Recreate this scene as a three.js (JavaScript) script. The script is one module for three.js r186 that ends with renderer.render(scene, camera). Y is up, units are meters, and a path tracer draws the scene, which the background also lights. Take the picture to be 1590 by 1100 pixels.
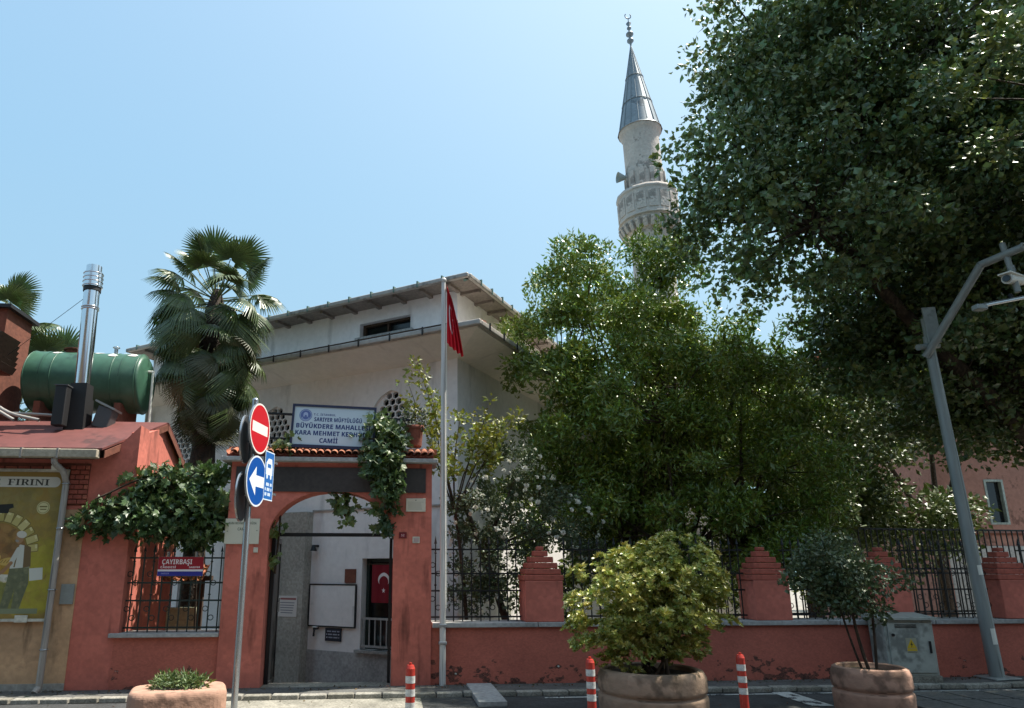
import * as THREE from 'three';
import { mergeGeometries } from 'three/addons/utils/BufferGeometryUtils.js';
import { ImprovedNoise } from 'three/addons/math/ImprovedNoise.js';
import { RoundedBoxGeometry } from 'three/addons/geometries/RoundedBoxGeometry.js';

// ---------------------------------------------------------------- camera, sky, sun, exposure
const scene = new THREE.Scene();
const camera = new THREE.PerspectiveCamera(2 * Math.atan(620 / 1060) * 180 / Math.PI, 1780 / 1240, 0.1, 600);
camera.position.set(-0.893, 1.6, 9.93);
camera.rotation.order = 'YXZ';
camera.rotation.y = -0.0896;
camera.rotation.x = Math.atan(260 / 1060);
camera.setViewOffset(1780, 1240, 190, 0, 1590, 1100);

const SUN_AZ = 84 * Math.PI / 180, SUN_EL = 65 * Math.PI / 180;
const sunDir = new THREE.Vector3(Math.sin(SUN_AZ) * Math.cos(SUN_EL), Math.sin(SUN_EL), -Math.cos(SUN_AZ) * Math.cos(SUN_EL));
{
  const w = 512, h = 256, data = new Float32Array(w * h * 4), d = new THREE.Vector3();
  const mix = (a, b, t) => a.map((v, i) => v + (b[i] - v) * t);
  for (let j = 0; j < h; j++) for (let i = 0; i < w; i++) {
    const el = ((j + 0.5) / h - 0.5) * Math.PI, az = ((i + 0.5) / w - 0.5) * 2 * Math.PI;
    d.set(Math.cos(el) * Math.cos(az), Math.sin(el), Math.cos(el) * Math.sin(az));
    const t = Math.max(0, Math.sin(el));
    let c = t < 0.5 ? mix([0.52, 0.82, 1.0], [0.36, 0.68, 1.0], t / 0.5) : mix([0.36, 0.68, 1.0], [0.27, 0.54, 0.92], (t - 0.5) / 0.5);
    const ang = Math.acos(Math.max(-1, Math.min(1, d.dot(sunDir)))) * 180 / Math.PI;
    c = c.map(v => v * 0.46); const g = 0.7 * Math.exp(-Math.pow(ang / 34, 1.5)) + 0.05 * Math.exp(-ang / 60);
    c = [c[0] + g * 0.95, c[1] + g * 0.9, c[2] + g * 0.75];
    const k = (j * w + i) * 4; data[k] = c[0]; data[k + 1] = c[1]; data[k + 2] = c[2]; data[k + 3] = 1;
  }
  const sky = new THREE.DataTexture(data, w, h, THREE.RGBAFormat, THREE.FloatType);
  sky.mapping = THREE.EquirectangularReflectionMapping; sky.magFilter = sky.minFilter = THREE.LinearFilter; sky.needsUpdate = true;
  scene.background = sky; scene.environment = sky;
}
const sun = new THREE.DirectionalLight(new THREE.Color().setRGB(1, 0.94, 0.84), 5.0);
sun.position.copy(sunDir).multiplyScalar(60); sun.target.position.set(0, 0, 0);
sun.castShadow = true; sun.shadow.mapSize.set(4096, 4096); sun.shadow.radius = 1;
Object.assign(sun.shadow.camera, { left: -40, right: 40, top: 40, bottom: -40, near: 1, far: 150 });
scene.add(sun, sun.target);
const renderer = new THREE.WebGLRenderer({ antialias: true });
renderer.toneMapping = THREE.LinearToneMapping;
renderer.toneMappingExposure = 1.85;
renderer.shadowMap.enabled = true;

// ---------------------------------------------------------------- helpers
let seed = 7;
const rnd = () => { seed |= 0; seed = seed + 0x6D2B79F5 | 0; let t = Math.imul(seed ^ seed >>> 15, 1 | seed); t = t + Math.imul(t ^ t >>> 7, 61 | t) ^ t; return ((t ^ t >>> 14) >>> 0) / 4294967296; };
const rr = (a, b) => a + (b - a) * rnd();
const V = (x, y, z) => new THREE.Vector3(x, y, z);
const noise3 = new ImprovedNoise();
const taken = {};
function numbered(n) { if (!(n in taken)) { taken[n] = 0; return n; } taken[n]++; return n + '_' + String(taken[n]).padStart(3, '0'); }
function shadow(o) { o.traverse(c => { c.castShadow = true; c.receiveShadow = true; }); return o; }
function tag(o, label, category, group, kind) { if (label) o.userData.label = label; if (category) o.userData.category = category; if (group) o.userData.group = group; if (kind) o.userData.kind = kind; return o; }
function thing(name, label, category, pos = [0, 0, 0], turn = 0, group) {
  const o = new THREE.Group(); o.name = numbered(name); o.position.set(...pos); o.rotation.y = turn; scene.add(o); return tag(o, label, category, group);
}
// texture coordinates in metres, by the way each face points
function uvm(g) {
  if (g.index) g = g.toNonIndexed();
  const p = g.attributes.position, uv = new Float32Array(p.count * 2), a = V(), b = V(), c = V(), n = V();
  for (let i = 0; i < p.count; i += 3) {
    a.fromBufferAttribute(p, i); b.fromBufferAttribute(p, i + 1); c.fromBufferAttribute(p, i + 2);
    n.crossVectors(b.clone().sub(a), c.clone().sub(a)); const x = Math.abs(n.x), y = Math.abs(n.y), z = Math.abs(n.z);
    [a, b, c].forEach((q, k) => { const u = y >= x && y >= z ? [q.x, q.z] : x >= z ? [q.z, q.y] : [q.x, q.y]; uv[(i + k) * 2] = u[0]; uv[(i + k) * 2 + 1] = u[1]; });
  }
  g.setAttribute('uv', new THREE.BufferAttribute(uv, 2)); return g;
}
const norm = g => { g = g.index ? g.toNonIndexed() : g; for (const k of Object.keys(g.attributes)) if (!['position', 'normal', 'uv'].includes(k)) g.deleteAttribute(k); return g; };
const merge = gs => gs.length === 1 ? gs[0] : mergeGeometries(gs.map(norm));
const at = (g, x = 0, y = 0, z = 0, rx = 0, ry = 0, rz = 0) => { if (rx) g.rotateX(rx); if (ry) g.rotateY(ry); if (rz) g.rotateZ(rz); return g.translate(x, y, z); };
// box by its limits
const bx = (x0, x1, y0, y1, z0, z1, r = 0) => {
  const w = x1 - x0, h = y1 - y0, d = z1 - z0;
  const g = r ? new RoundedBoxGeometry(w, h, d, 2, Math.min(r, w / 2.01, h / 2.01, d / 2.01)) : new THREE.BoxGeometry(w, h, d);
  return uvm(g.translate((x0 + x1) / 2, (y0 + y1) / 2, (z0 + z1) / 2));
};
const cyl = (r0, r1, h, n = 16, open = false) => new THREE.CylinderGeometry(r1, r0, h, n, 1, open).translate(0, h / 2, 0);   // r0 foot, r1 head
const rod = (a, b, r0, r1 = r0, n = 8) => { const d = b.clone().sub(a), g = cyl(r0, r1, d.length(), n); g.applyQuaternion(new THREE.Quaternion().setFromUnitVectors(V(0, 1, 0), d.normalize())); return g.translate(a.x, a.y, a.z); };
const tube = (pts, r, seg = 16, n = 8) => new THREE.TubeGeometry(new THREE.CatmullRomCurve3(pts), seg, r, n, false);
function mesh(name, geos, mat, parent, pos) {
  const m = new THREE.Mesh(merge(Array.isArray(geos) ? geos : [geos]), mat); m.name = parent ? name : numbered(name);
  if (pos) m.position.set(...pos); (parent || scene).add(m); return m;
}
const setting = (name, geos, mat) => tag(mesh(name, geos, mat), null, null, null, 'structure');

// ---------------------------------------------------------------- procedural textures
function hash(x, y, s) { let h = Math.imul(x, 374761393) + Math.imul(y, 668265263) + Math.imul(s, 2147483647) | 0; h = Math.imul(h ^ h >>> 13, 1274126177); return ((h ^ h >>> 16) >>> 0) / 4294967296; }
function vnoise(u, v, n, s) {   // tiles every 1
  const x = u * n, y = v * n, i = Math.floor(x), j = Math.floor(y), f = x - i, g = y - j, a = f * f * (3 - 2 * f), b = g * g * (3 - 2 * g), m = q => ((q % n) + n) % n;
  return (hash(m(i), m(j), s) * (1 - a) + hash(m(i + 1), m(j), s) * a) * (1 - b) + (hash(m(i), m(j + 1), s) * (1 - a) + hash(m(i + 1), m(j + 1), s) * a) * b;
}
function fbm(u, v, n, o, s) { let t = 0, w = 0.5, k = 0; for (let i = 0; i < o; i++) { t += w * vnoise(u, v, n, s + i); k += w; w *= 0.55; n *= 2; } return t / k; }
const texCache = {};
function dataTex(size, f, srgb, metres) {
  const d = new Uint8Array(size * size * 4);
  for (let j = 0; j < size; j++) for (let i = 0; i < size; i++) { const c = f(i / size, j / size), k = (j * size + i) * 4; for (let q = 0; q < 3; q++) d[k + q] = Math.max(0, Math.min(255, (Array.isArray(c) ? c[q] : c) * 255)); d[k + 3] = 255; }
  const t = new THREE.DataTexture(d, size, size); t.wrapS = t.wrapT = THREE.RepeatWrapping; t.magFilter = THREE.LinearFilter; t.minFilter = THREE.LinearMipmapLinearFilter; t.generateMipmaps = true;
  if (srgb) t.colorSpace = THREE.SRGBColorSpace; t.repeat.set(1 / metres, 1 / metres); t.needsUpdate = true; return t;
}
// tint maps: near white, multiplied on the colour of the material
const MOTTLE = dataTex(512, (u, v) => { const a = fbm(u, v, 4, 5, 11), b = fbm(u, v, 64, 2, 31); const k = 0.80 + 0.24 * (a - 0.5) + 0.22 * (b - 0.5); return [k + 0.06, k + 0.055, k + 0.05]; }, true, 2.3);
const STAIN = dataTex(512, (u, v) => { const a = fbm(u, v, 5, 5, 71), b = fbm(u, v, 40, 3, 91), c = fbm(u, v, 3, 2, 17); const s = Math.min(0.22, Math.max(0, (a + 0.35 * b) - 0.80) * 1.6); const k = 0.93 - s - 0.16 * (b - 0.5) - 0.14 * (c - 0.5); return [k, k * 0.985, k * 0.965]; }, true, 3.1);
const GRIT = dataTex(512, (u, v) => { const a = fbm(u, v, 6, 4, 5), b = hash(Math.floor(u * 512), Math.floor(v * 512), 3), c = fbm(u, v, 90, 2, 8); const k = 0.74 + 0.34 * (a - 0.5) + 0.22 * (b - 0.5) + 0.3 * (c - 0.5); return [k + 0.02, k + 0.015, k]; }, true, 1.7);
const ROUGHT = dataTex(256, (u, v) => 0.62 + 0.5 * (fbm(u, v, 8, 4, 41) - 0.5), false, 1.3);
const BUMP = dataTex(512, (u, v) => 0.5 * fbm(u, v, 24, 4, 61) + 0.5 * fbm(u, v, 4, 3, 62), false, 1.1);
const BARKT = dataTex(256, (u, v) => { const k = 0.55 + 0.6 * (fbm(u * 1, v * 0.25 + 0.5 * fbm(u, v, 4, 2, 7), 24, 3, 14) - 0.5); return [k + 0.05, k, k - 0.04]; }, true, 0.8);
const WORN = dataTex(512, (u, v) => { const a = fbm(u, v, 10, 5, 301), b = fbm(u, v, 80, 2, 321), k = 0.9 + 0.2 * (b - 0.5); return a + 0.3 * (b - 0.5) > 0.6 ? [0.36 * k, 0.36 * k, 0.37 * k] : [k, k, k * 0.98]; }, true, 1.3);
const COATS = dataTex(512, (u, v) => { const a = fbm(u, v, 3, 6, 401), b = fbm(u, v, 60, 3, 421), c = Math.max(0, fbm(u, v * 0.15, 26, 4, 441) - 0.64), d = fbm(u, v, 9, 4, 461); const k = 0.92 + (a > 0.56 ? 0.05 : 0) + 0.14 * (b - 0.5) - 1.2 * c + 0.16 * (d - 0.5); return [k, k * 0.985, k * 0.975]; }, true, 2.9);
const PLAIN = dataTex(512, (u, v) => { const a = fbm(u, v, 4, 5, 111), b = fbm(u, v, 48, 3, 131), c = Math.max(0, fbm(u, v * 0.2, 20, 4, 151) - 0.62); const k = 0.955 + 0.09 * (a - 0.5) + 0.06 * (b - 0.5) - 0.5 * c; return [k, k * 0.99, k * 0.975]; }, true, 3.7);
const lin = (r, g, b) => new THREE.Color().setRGB(r, g, b);
function std(r, g, b, o = {}) { const m = new THREE.MeshStandardMaterial({ color: lin(r, g, b), roughness: 0.85, ...o }); return m; }
const plaster = (r, g, b, map = MOTTLE, bump = 0.006) => std(r, g, b, { map, bumpMap: BUMP, bumpScale: bump, roughness: 0.92 });
const M = {
  roofSoffit: plaster(0.26, 0.22, 0.19),
  red: plaster(0.60, 0.178, 0.13, COATS, 0.004), redBrick: plaster(0.50, 0.13, 0.09), ochre: plaster(0.58, 0.37, 0.215, COATS), white: plaster(0.87, 0.86, 0.88, PLAIN, 0.003), dado: plaster(0.50, 0.50, 0.50), pilaster: plaster(0.48, 0.45, 0.40),
  stone: plaster(0.54, 0.50, 0.47, STAIN, 0.02), coping: plaster(0.48, 0.48, 0.47), concrete: plaster(0.46, 0.44, 0.38, GRIT, 0.008), planter: plaster(0.48, 0.29, 0.215, STAIN, 0.01), planterGrey: plaster(0.37, 0.26, 0.19, STAIN, 0.012),
  asphalt: std(0.085, 0.088, 0.092, { map: GRIT, bumpMap: BUMP, bumpScale: 0.012, roughness: 0.92 }), paver: std(0.17, 0.17, 0.165, { map: GRIT, bumpMap: BUMP, bumpScale: 0.01, roughness: 0.9 }), kerb: plaster(0.6, 0.58, 0.52, GRIT), paint: std(0.6, 0.61, 0.6, { map: WORN, roughness: 0.85 }),
  soil: std(0.06, 0.045, 0.03, { map: GRIT, bumpMap: BUMP, bumpScale: 0.03 }), court: std(0.46, 0.43, 0.38, { map: GRIT }),
  tile: plaster(0.50, 0.18, 0.10), tileOld: plaster(0.62, 0.42, 0.30), roofGreen: plaster(0.12, 0.22, 0.20), roofSheet: std(0.165, 0.052, 0.046, { map: STAIN, roughness: 0.6 }), soffit: plaster(0.86, 0.82, 0.79, PLAIN, 0.002), wood: std(0.09, 0.055, 0.035, { map: MOTTLE }), brownPanel: std(0.055, 0.045, 0.042, { map: MOTTLE, roughness: 0.7 }),
  gutter: std(0.42, 0.40, 0.38, { map: STAIN, roughness: 0.55, metalness: 0.2 }), gutterTan: plaster(0.50, 0.44, 0.34), iron: std(0.012, 0.013, 0.015, { roughness: 0.5, metalness: 0.3 }), ironGreen: std(0.02, 0.035, 0.03, { roughness: 0.5, metalness: 0.2 }),
  galv: std(0.42, 0.44, 0.46, { roughness: 0.42, metalness: 0.75, roughnessMap: ROUGHT }), galvPaint: std(0.33, 0.37, 0.37, { map: STAIN, roughness: 0.5, metalness: 0.15 }), steel: std(0.72, 0.73, 0.75, { roughness: 0.16, metalness: 1 }), whitePole: std(0.7, 0.7, 0.7, { map: STAIN, roughness: 0.45 }), darkBack: std(0.09, 0.095, 0.1, { roughness: 0.5, metalness: 0.4 }),
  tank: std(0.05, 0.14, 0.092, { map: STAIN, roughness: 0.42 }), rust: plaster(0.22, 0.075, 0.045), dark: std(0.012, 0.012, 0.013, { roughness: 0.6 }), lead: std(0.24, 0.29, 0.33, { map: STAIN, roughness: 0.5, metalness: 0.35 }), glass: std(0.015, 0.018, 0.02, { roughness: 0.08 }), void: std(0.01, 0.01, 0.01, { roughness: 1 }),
  bollard: std(0.62, 0.05, 0.03, { roughness: 0.45, map: MOTTLE }), bollardWhite: std(0.78, 0.78, 0.75, { roughness: 0.5, map: MOTTLE }), bark: std(0.16, 0.125, 0.09, { map: BARKT, bumpMap: BUMP, bumpScale: 0.03 }), palmBark: std(0.10, 0.075, 0.05, { map: BARKT, bumpMap: BUMP, bumpScale: 0.05 }),
  cabinet: std(0.42, 0.45, 0.42, { map: STAIN, roughness: 0.6 }), pinkWall: plaster(0.38, 0.2, 0.165, STAIN), paleWall: plaster(0.62, 0.66, 0.46), shutter: plaster(0.42, 0.50, 0.48), potClay: plaster(0.26, 0.085, 0.055), cream: plaster(0.68, 0.66, 0.56), camWhite: std(0.75, 0.74, 0.66, { roughness: 0.4 }),
};
// flat print: lettering and pictures on boards
function print(w, h, draw, o = {}) {
  const c = document.createElement('canvas'); c.width = w; c.height = h; const x = c.getContext('2d'); draw(x, w, h);
  const t = new THREE.CanvasTexture(c); t.colorSpace = THREE.SRGBColorSpace; t.anisotropy = 8; return new THREE.MeshStandardMaterial({ map: t, roughness: 0.6, ...o });
}
const board = (w, h) => new THREE.PlaneGeometry(w, h);
function fit(x, txt, cx, cy, maxW, px, style = 'bold', fam = 'sans-serif') { x.font = `${style} ${px}px ${fam}`; const w = x.measureText(txt).width; x.save(); x.translate(cx, cy); x.scale(maxW / w, 1); x.textAlign = 'center'; x.textBaseline = 'middle'; x.fillText(txt, 0, 0); x.restore(); }

// ---------------------------------------------------------------- ground
const sheet = (x0, x1, z0, z1, y, nx = 1, nz = 1) => uvm(new THREE.PlaneGeometry(x1 - x0, z1 - z0, nx, nz).rotateX(-Math.PI / 2).translate((x0 + x1) / 2, y, (z0 + z1) / 2));
setting('street', sheet(-120, 120, -0.2, 120, 0), M.asphalt);
setting('courtyard_ground', sheet(-150, 150, -200, -0.2, -0.65), M.court);
setting('concrete_apron', sheet(-3.0, -0.45, 0.74, 4.2, 0.004), M.concrete);
{
  const pave = setting('pavement', bx(-30, 30, 0.0, 0.035, 0.02, 0.6), M.paver);
  const g1 = bx(-0.16, 0.16, 0, 0.06, -0.07, 0.07, 0.012);
  for (let i = 0; i < 58; i++) { const k = mesh('kerb_stone', g1, i % 3 ? M.kerb : M.concrete, pave, [-9.6 + i * 0.34, rr(-0.008, 0.004), 0.68 + rr(-0.008, 0.008)]); k.rotation.y = rr(-0.02, 0.02); k.rotation.z = rr(-0.01, 0.01); }
}
setting('drain_slab', bx(0.2, 0.54, 0.0, 0.064, 0.1, 1.4, 0.01), M.coping);
for (const [x, z0, z1, w] of [[4.25, 0.72, 1.7, 0.26]]) { setting('painted_stripe', sheet(x - w / 2, x + w / 2, z0 + 0.05, z1, 0.006), M.paint); }
setting('lane_line', sheet(1.1, 14, 0.86, 0.92, 0.005), M.paint);
{
  const p = setting('paving_patch', bx(5.2, 8.4, 0.0, 0.004, 1.0, 2.2), M.asphalt);
  for (let i = 0; i < 6; i++) for (let j = 0; j < 2; j++) mesh('paving_slab', bx(-0.24, 0.24, 0, 0.03, -0.27, 0.27, 0.01), M.paver, p, [5.5 + i * 0.52, 0.002, 1.3 + j * 0.58]);
}

// ---------------------------------------------------------------- mosque
const K = V(0.36, 0, -2.6);
const dLy = Math.atan2(0.555, -0.832);            // turn that lays local +x along the left face, seen from the corner
const nL = V(-0.555, 0, 0.832), nR = V(0.834, 0, 0.552), dL = V(-0.832, 0, -0.555), dR = V(0.552, 0, -0.834);
// local x axis = -dL (towards the corner), local z axis = nL: a face at z = 0 with x from -9 to 0
const mosque = thing('mosque', 'whitewashed mosque with broad eaves and honeycomb lattice windows behind the red gate', 'mosque', [K.x, 0, K.z], Math.atan2(-0.555, 0.832));
const LEN = 8.85, DEP = 11;
function archShape(w, y0, y1, pointed = 0.5) {   // pointed-arch outline centred on x = 0
  const s = new THREE.Shape(), h = w / 2, sp = y1 - w * (0.5 + pointed * 0.15);
  s.moveTo(-h, y0); s.lineTo(h, y0); s.lineTo(h, sp); s.quadraticCurveTo(h, y1 - w * 0.16, 0, y1); s.quadraticCurveTo(-h, y1 - w * 0.16, -h, sp); s.lineTo(-h, y0); return s;
}
const shift = (s, dx) => { const p = new THREE.Path(); s.getPoints(10).forEach((q, i) => i ? p.lineTo(q.x + dx, q.y) : p.moveTo(q.x + dx, q.y)); return p; };
const rectPath = (x0, x1, y0, y1) => { const p = new THREE.Path(); p.moveTo(x0, y0); p.lineTo(x0, y1); p.lineTo(x1, y1); p.lineTo(x1, y0); p.closePath(); return p; };
const ext = (s, d, o = {}) => uvm(new THREE.ExtrudeGeometry(s, { depth: d, bevelEnabled: false, curveSegments: 10, ...o }));
{
  const front = new THREE.Shape(); front.moveTo(-LEN, -0.65); front.lineTo(0, -0.65); front.lineTo(0, 7.0); front.lineTo(-LEN, 7.0); front.closePath();
  const lw = archShape(0.88, 3.95, 5.06);
  for (const a of [1.52, 4.57, 7.62]) front.holes.push(shift(lw, -a));
  front.holes.push(rectPath(-2.34, -1.08, 6.28, 6.6)); front.holes.push(rectPath(-2.1, -0.95, 0.08, 1.75));
  front.holes.push(rectPath(-7.2, -6.4, 0.08, 1.75));
  mesh('wall', ext(front, 0.35).translate(0, 0, -0.35), M.white, mosque);
  const w2 = mesh('wall', bx(-0.35, 0, -0.65, 7.0, -DEP, -0.352), M.white, mosque);
  mesh('wall', bx(-LEN, -LEN + 0.35, -0.65, 7, -DEP, -0.352), M.white, mosque);
  mesh('wall', bx(-LEN, 0, -0.65, 7, -DEP - 0.35, -DEP - 0.002), M.white, mosque);
  mesh('dado', bx(-LEN - 0.01, 0.012, -0.65, 0.02, -0.1, 0.018), M.dado, mosque);
  // honeycomb lattice windows
  for (const a of [1.52, 4.57, 7.62]) {
    const s = archShape(0.88, 3.95, 5.06), r = 0.074, px = 0.152, py = 0.132;
    const inside = (x, y) => Math.abs(x) < 0.44 - r * 1.0 && y > 3.95 + r && y < 5.06 - r * 1.25 - (Math.abs(x) > 0.1 ? (Math.abs(x) - 0.1) * 0.72 : 0);
    for (let j = 0; j < 9; j++) for (let i = -3; i <= 3; i++) {
      const x = (i + (j % 2 ? 0.5 : 0)) * px, y = 4.03 + j * py; if (!inside(x, y)) continue;
      const h = new THREE.Path(); for (let k = 0; k < 6; k++) { const t = k * Math.PI / 3 + Math.PI / 6, X = x + r * Math.cos(t), Y = y + r * 0.98 * Math.sin(t); k ? h.lineTo(X, Y) : h.moveTo(X, Y); } h.closePath(); s.holes.push(h);
    }
    const win = mesh('lattice_window', ext(s, 0.07).translate(-a, 0, -0.13), M.white, mosque);
    mesh('pane', ext(archShape(0.9, 3.93, 5.08), 0.02).translate(-a, 0, -0.3), M.glass, win);
  }
  // upper window
  const uw = mesh('upper_window', [bx(-2.34, -1.08, 6.28, 6.33, -0.2, -0.12), bx(-2.34, -1.08, 6.55, 6.6, -0.2, -0.12), bx(-2.34, -2.28, 6.33, 6.55, -0.2, -0.12), bx(-1.14, -1.08, 6.33, 6.55, -0.2, -0.12), bx(-1.73, -1.69, 6.33, 6.55, -0.19, -0.13)], M.wood, mosque);
  mesh('pane', bx(-2.3, -1.1, 6.3, 6.58, -0.22, -0.205), M.glass, uw);
  mesh('sill', bx(-2.42, -1.0, 6.235, 6.28, -0.1, 0.07), M.coping, uw);
  // ground-floor windows
  for (const x0 of [-2.1, -7.2]) {
    const x1 = x0 === -2.1 ? -0.95 : -6.4;
    const lwnd = mesh('window', [bx(x0, x0 + 0.07, 0.08, 1.75, -0.24, -0.16), bx(x1 - 0.07, x1, 0.08, 1.75, -0.24, -0.16), bx(x0 + 0.07, x1 - 0.07, 1.68, 1.75, -0.24, -0.16), bx(x0 + 0.07, x1 - 0.07, 0.08, 0.15, -0.24, -0.16)], M.ironGreen, mosque);
    mesh('pane', bx(x0 + 0.05, x1 - 0.05, 0.1, 1.7, -0.27, -0.25), M.glass, lwnd);
    mesh('sill', bx(x0 - 0.08, x1 + 0.08, 0.03, 0.08, -0.16, 0.08), M.coping, lwnd);
    const rail = [bx(x0 + 0.02, x1 - 0.02, 0.62, 0.66, -0.04, -0.02), bx(x0 + 0.02, x1 - 0.02, 0.12, 0.16, -0.04, -0.02)];
    for (let x = x0 + 0.05; x < x1; x += 0.13) rail.push(bx(x, x + 0.018, 0.16, 0.62, -0.04, -0.02));
    mesh('window_guard', rail, M.dado, lwnd);
  }
  // lower eave: sloping soffit, fascia, shallow tiled roof round two faces
  const o = 0.86, yw = 5.5, ye = 5.72, yt = 6.1;
  const eave = (len0, len1) => { const s = new THREE.Shape(); s.moveTo(0, yw); s.lineTo(o, ye); s.lineTo(o, ye + 0.13); s.lineTo(0, yt); s.closePath(); return s; };
  // left face run: profile in (out, y), extruded along x, mitred at the corner
  function run(len, mitre) { const g = new THREE.ExtrudeGeometry(eave(), { depth: len, bevelEnabled: false, steps: 1 }); const p = g.attributes.position; for (let i = 0; i < p.count; i++) { const q = V().fromBufferAttribute(p, i); p.setXYZ(i, q.z > len - 1e-4 ? q.x * mitre : -(len - q.z), q.y, q.x); if (q.z > len - 1e-4) p.setX(i, q.x); } g.computeVertexNormals(); return uvm(g); }
  const runL = run(LEN + 0.6, 1); mesh('lower_eave', runL, M.soffit, mosque);
  const runR = run(DEP, 1); runR.applyMatrix4(new THREE.Matrix4().makeBasis(V(0, 0, 1), V(0, 1, 0), V(1, 0, 0)));   // swap x and z for the other face
  { const p = runR.attributes.position, n = runR.attributes.normal; for (let i = 0; i < p.count; i += 3) { for (const A of [p, n, runR.attributes.uv]) { const s = A.itemSize, a = A.array; for (let k = 0; k < s; k++) { const t = a[i * s + s + k]; a[i * s + s + k] = a[i * s + 2 * s + k]; a[i * s + 2 * s + k] = t; } } } runR.computeVertexNormals(); }
  mesh('lower_eave', runR, M.soffit, mosque);
  // gutters along the lower eave
  const gl = mesh('lower_gutter', bx(-LEN - 0.6, o + 0.1, ye + 0.01, ye + 0.12, o + 0.002, o + 0.1, 0.03), M.gutter, mosque);
  for (let x = -LEN; x < o; x += 0.72) mesh('gutter_bracket', bx(-0.012, 0.012, 0, 0.15, 0, 0.02), M.iron, gl, [x, ye - 0.005, o + 0.1]);
  mesh('gutter_bracket', bx(-LEN - 0.6, 0.3, ye + 0.125, ye + 0.143, o + 0.02, o + 0.09), M.wood, gl);
  const gr = mesh('lower_gutter', bx(o + 0.002, o + 0.1, ye + 0.01, ye + 0.12, -DEP, o, 0.03), M.gutter, mosque);
  for (let z = -DEP + 0.4; z < o; z += 0.62) mesh('gutter_bracket', bx(0, 0.02, 0, 0.15, -0.012, 0.012), M.iron, gr, [o + 0.1, ye - 0.005, z]);
  // a few old tiles at the corner of the lower eave
  const half = (r, l) => { const g = new THREE.CylinderGeometry(r, r * 0.85, l, 10, 1, true, -Math.PI / 2, Math.PI); return g.rotateX(Math.PI / 2); };
  const ct = half(0.1, 0.45);
  for (let i = 0; i < 4; i++) { const t = mesh('roof_tile', ct, i % 2 ? M.tileOld : M.tile, mosque, [o - 0.12 - i * 0.19, ye + 0.2, o - 0.2]); t.rotation.x = 0.25; t.material.side = THREE.DoubleSide; }
  for (let i = 0; i < 3; i++) { const t = mesh('roof_tile', ct, M.tileOld, mosque, [o - 0.25, ye + 0.22, o - 0.35 - i * 0.2]); t.rotation.set(0, Math.PI / 2, 0); t.rotation.z = -0.25; }
  // upper roof: hipped, thin edge
  const e = 0.44, y0 = 6.9, hp = new THREE.BufferGeometry();
  const A = V(-LEN - e, y0 + 0.07, e), B = V(e, y0 + 0.07, e), Cc = V(e, y0 + 0.07, -DEP - e), Dd = V(-LEN - e, y0 + 0.07, -DEP - e), r1 = V(-LEN / 2, y0 + 1.25, -LEN / 2), r2 = V(-LEN / 2, y0 + 1.25, -DEP + LEN / 2);
  const tri = []; const T = (a, b, c) => tri.push(...a, ...b, ...c);
  T(A, B, r1); T(B, Cc, r2); T(B, r2, r1); T(Cc, Dd, r2); T(Dd, A, r1); T(Dd, r1, r2);
  hp.setAttribute('position', new THREE.Float32BufferAttribute(tri, 3)); hp.computeVertexNormals();
  const roof = mesh('upper_roof', [uvm(hp), bx(-LEN - e, e, y0 + 0.03, y0 + 0.068, -DEP - e, e)], M.roofGreen, mosque);
  mesh('roof_soffit', bx(-LEN - e, e, y0, y0 + 0.028, -DEP - e, e), M.roofSoffit, roof);
  const ug = mesh('upper_gutter', bx(-LEN - e, e + 0.06, y0 - 0.01, y0 + 0.09, e + 0.003, e + 0.09, 0.03), M.gutter, mosque);
  mesh('upper_gutter', bx(e + 0.003, e + 0.09, y0 - 0.01, y0 + 0.09, -DEP - e, e, 0.03), M.gutter, mosque);
  for (let x = -LEN; x < e; x += 0.55) mesh('gutter_bracket', bx(-0.014, 0.014, 0, 0.12, -0.08, 0.012), M.roofGreen, ug, [x, y0 - 0.005, e + 0.095]);
  for (let z = -6; z < e; z += 0.5) mesh('gutter_bracket', bx(-0.08, 0.012, 0, 0.12, -0.014, 0.014), M.roofGreen, ug, [e + 0.095, y0 - 0.005, z]);
  for (let x = -LEN + 0.2; x < 0.3; x += 0.62) mesh('rafter', bx(x - 0.04, x + 0.04, y0 - 0.06, y0 - 0.002, 0.002, e - 0.02), M.roofSoffit, roof);
  for (let z = -DEP + 0.3; z < 0; z += 0.62) mesh('rafter', bx(0.002, e - 0.02, y0 - 0.06, y0 - 0.002, z - 0.04, z + 0.04), M.roofSoffit, roof);
  mesh('hip_cap', at(half(0.08, 0.9), e - 0.3, y0 + 0.12, e - 0.3, 0.16, Math.PI / 4), M.roofGreen, roof);
  // things fixed to the wall seen through the gate
  const porch = mesh('porch', (() => { const s = new THREE.Shape(); s.moveTo(-5.6, -0.65); s.lineTo(-3.36, -0.65); s.lineTo(-3.36, 2.68); s.lineTo(-5.6, 2.68); s.closePath(); s.holes.push(shift(archShape(0.95, -0.6, 1.72), -4.56)); return ext(s, 0.22).translate(0, 0, 0.002); })(), M.pilaster, mosque);
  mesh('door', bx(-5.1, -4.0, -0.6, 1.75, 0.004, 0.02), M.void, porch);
  mesh('string_course', bx(-3.355, 0.03, 2.69, 2.72, 0.002, 0.04), M.gutter, mosque);
  mesh('downpipe', [rod(V(-LEN + 0.12, -0.65, 0.1), V(-LEN + 0.12, 5.4, 0.1), 0.055)], M.gutter, mosque);
}
const onWall = (x, y, z) => { const t = Math.atan2(-0.555, 0.832), c = Math.cos(t), s = Math.sin(t); return [K.x + x * c + z * s, y, K.z - x * s + z * c]; };
const wallTurn = Math.atan2(-0.555, 0.832);
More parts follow.
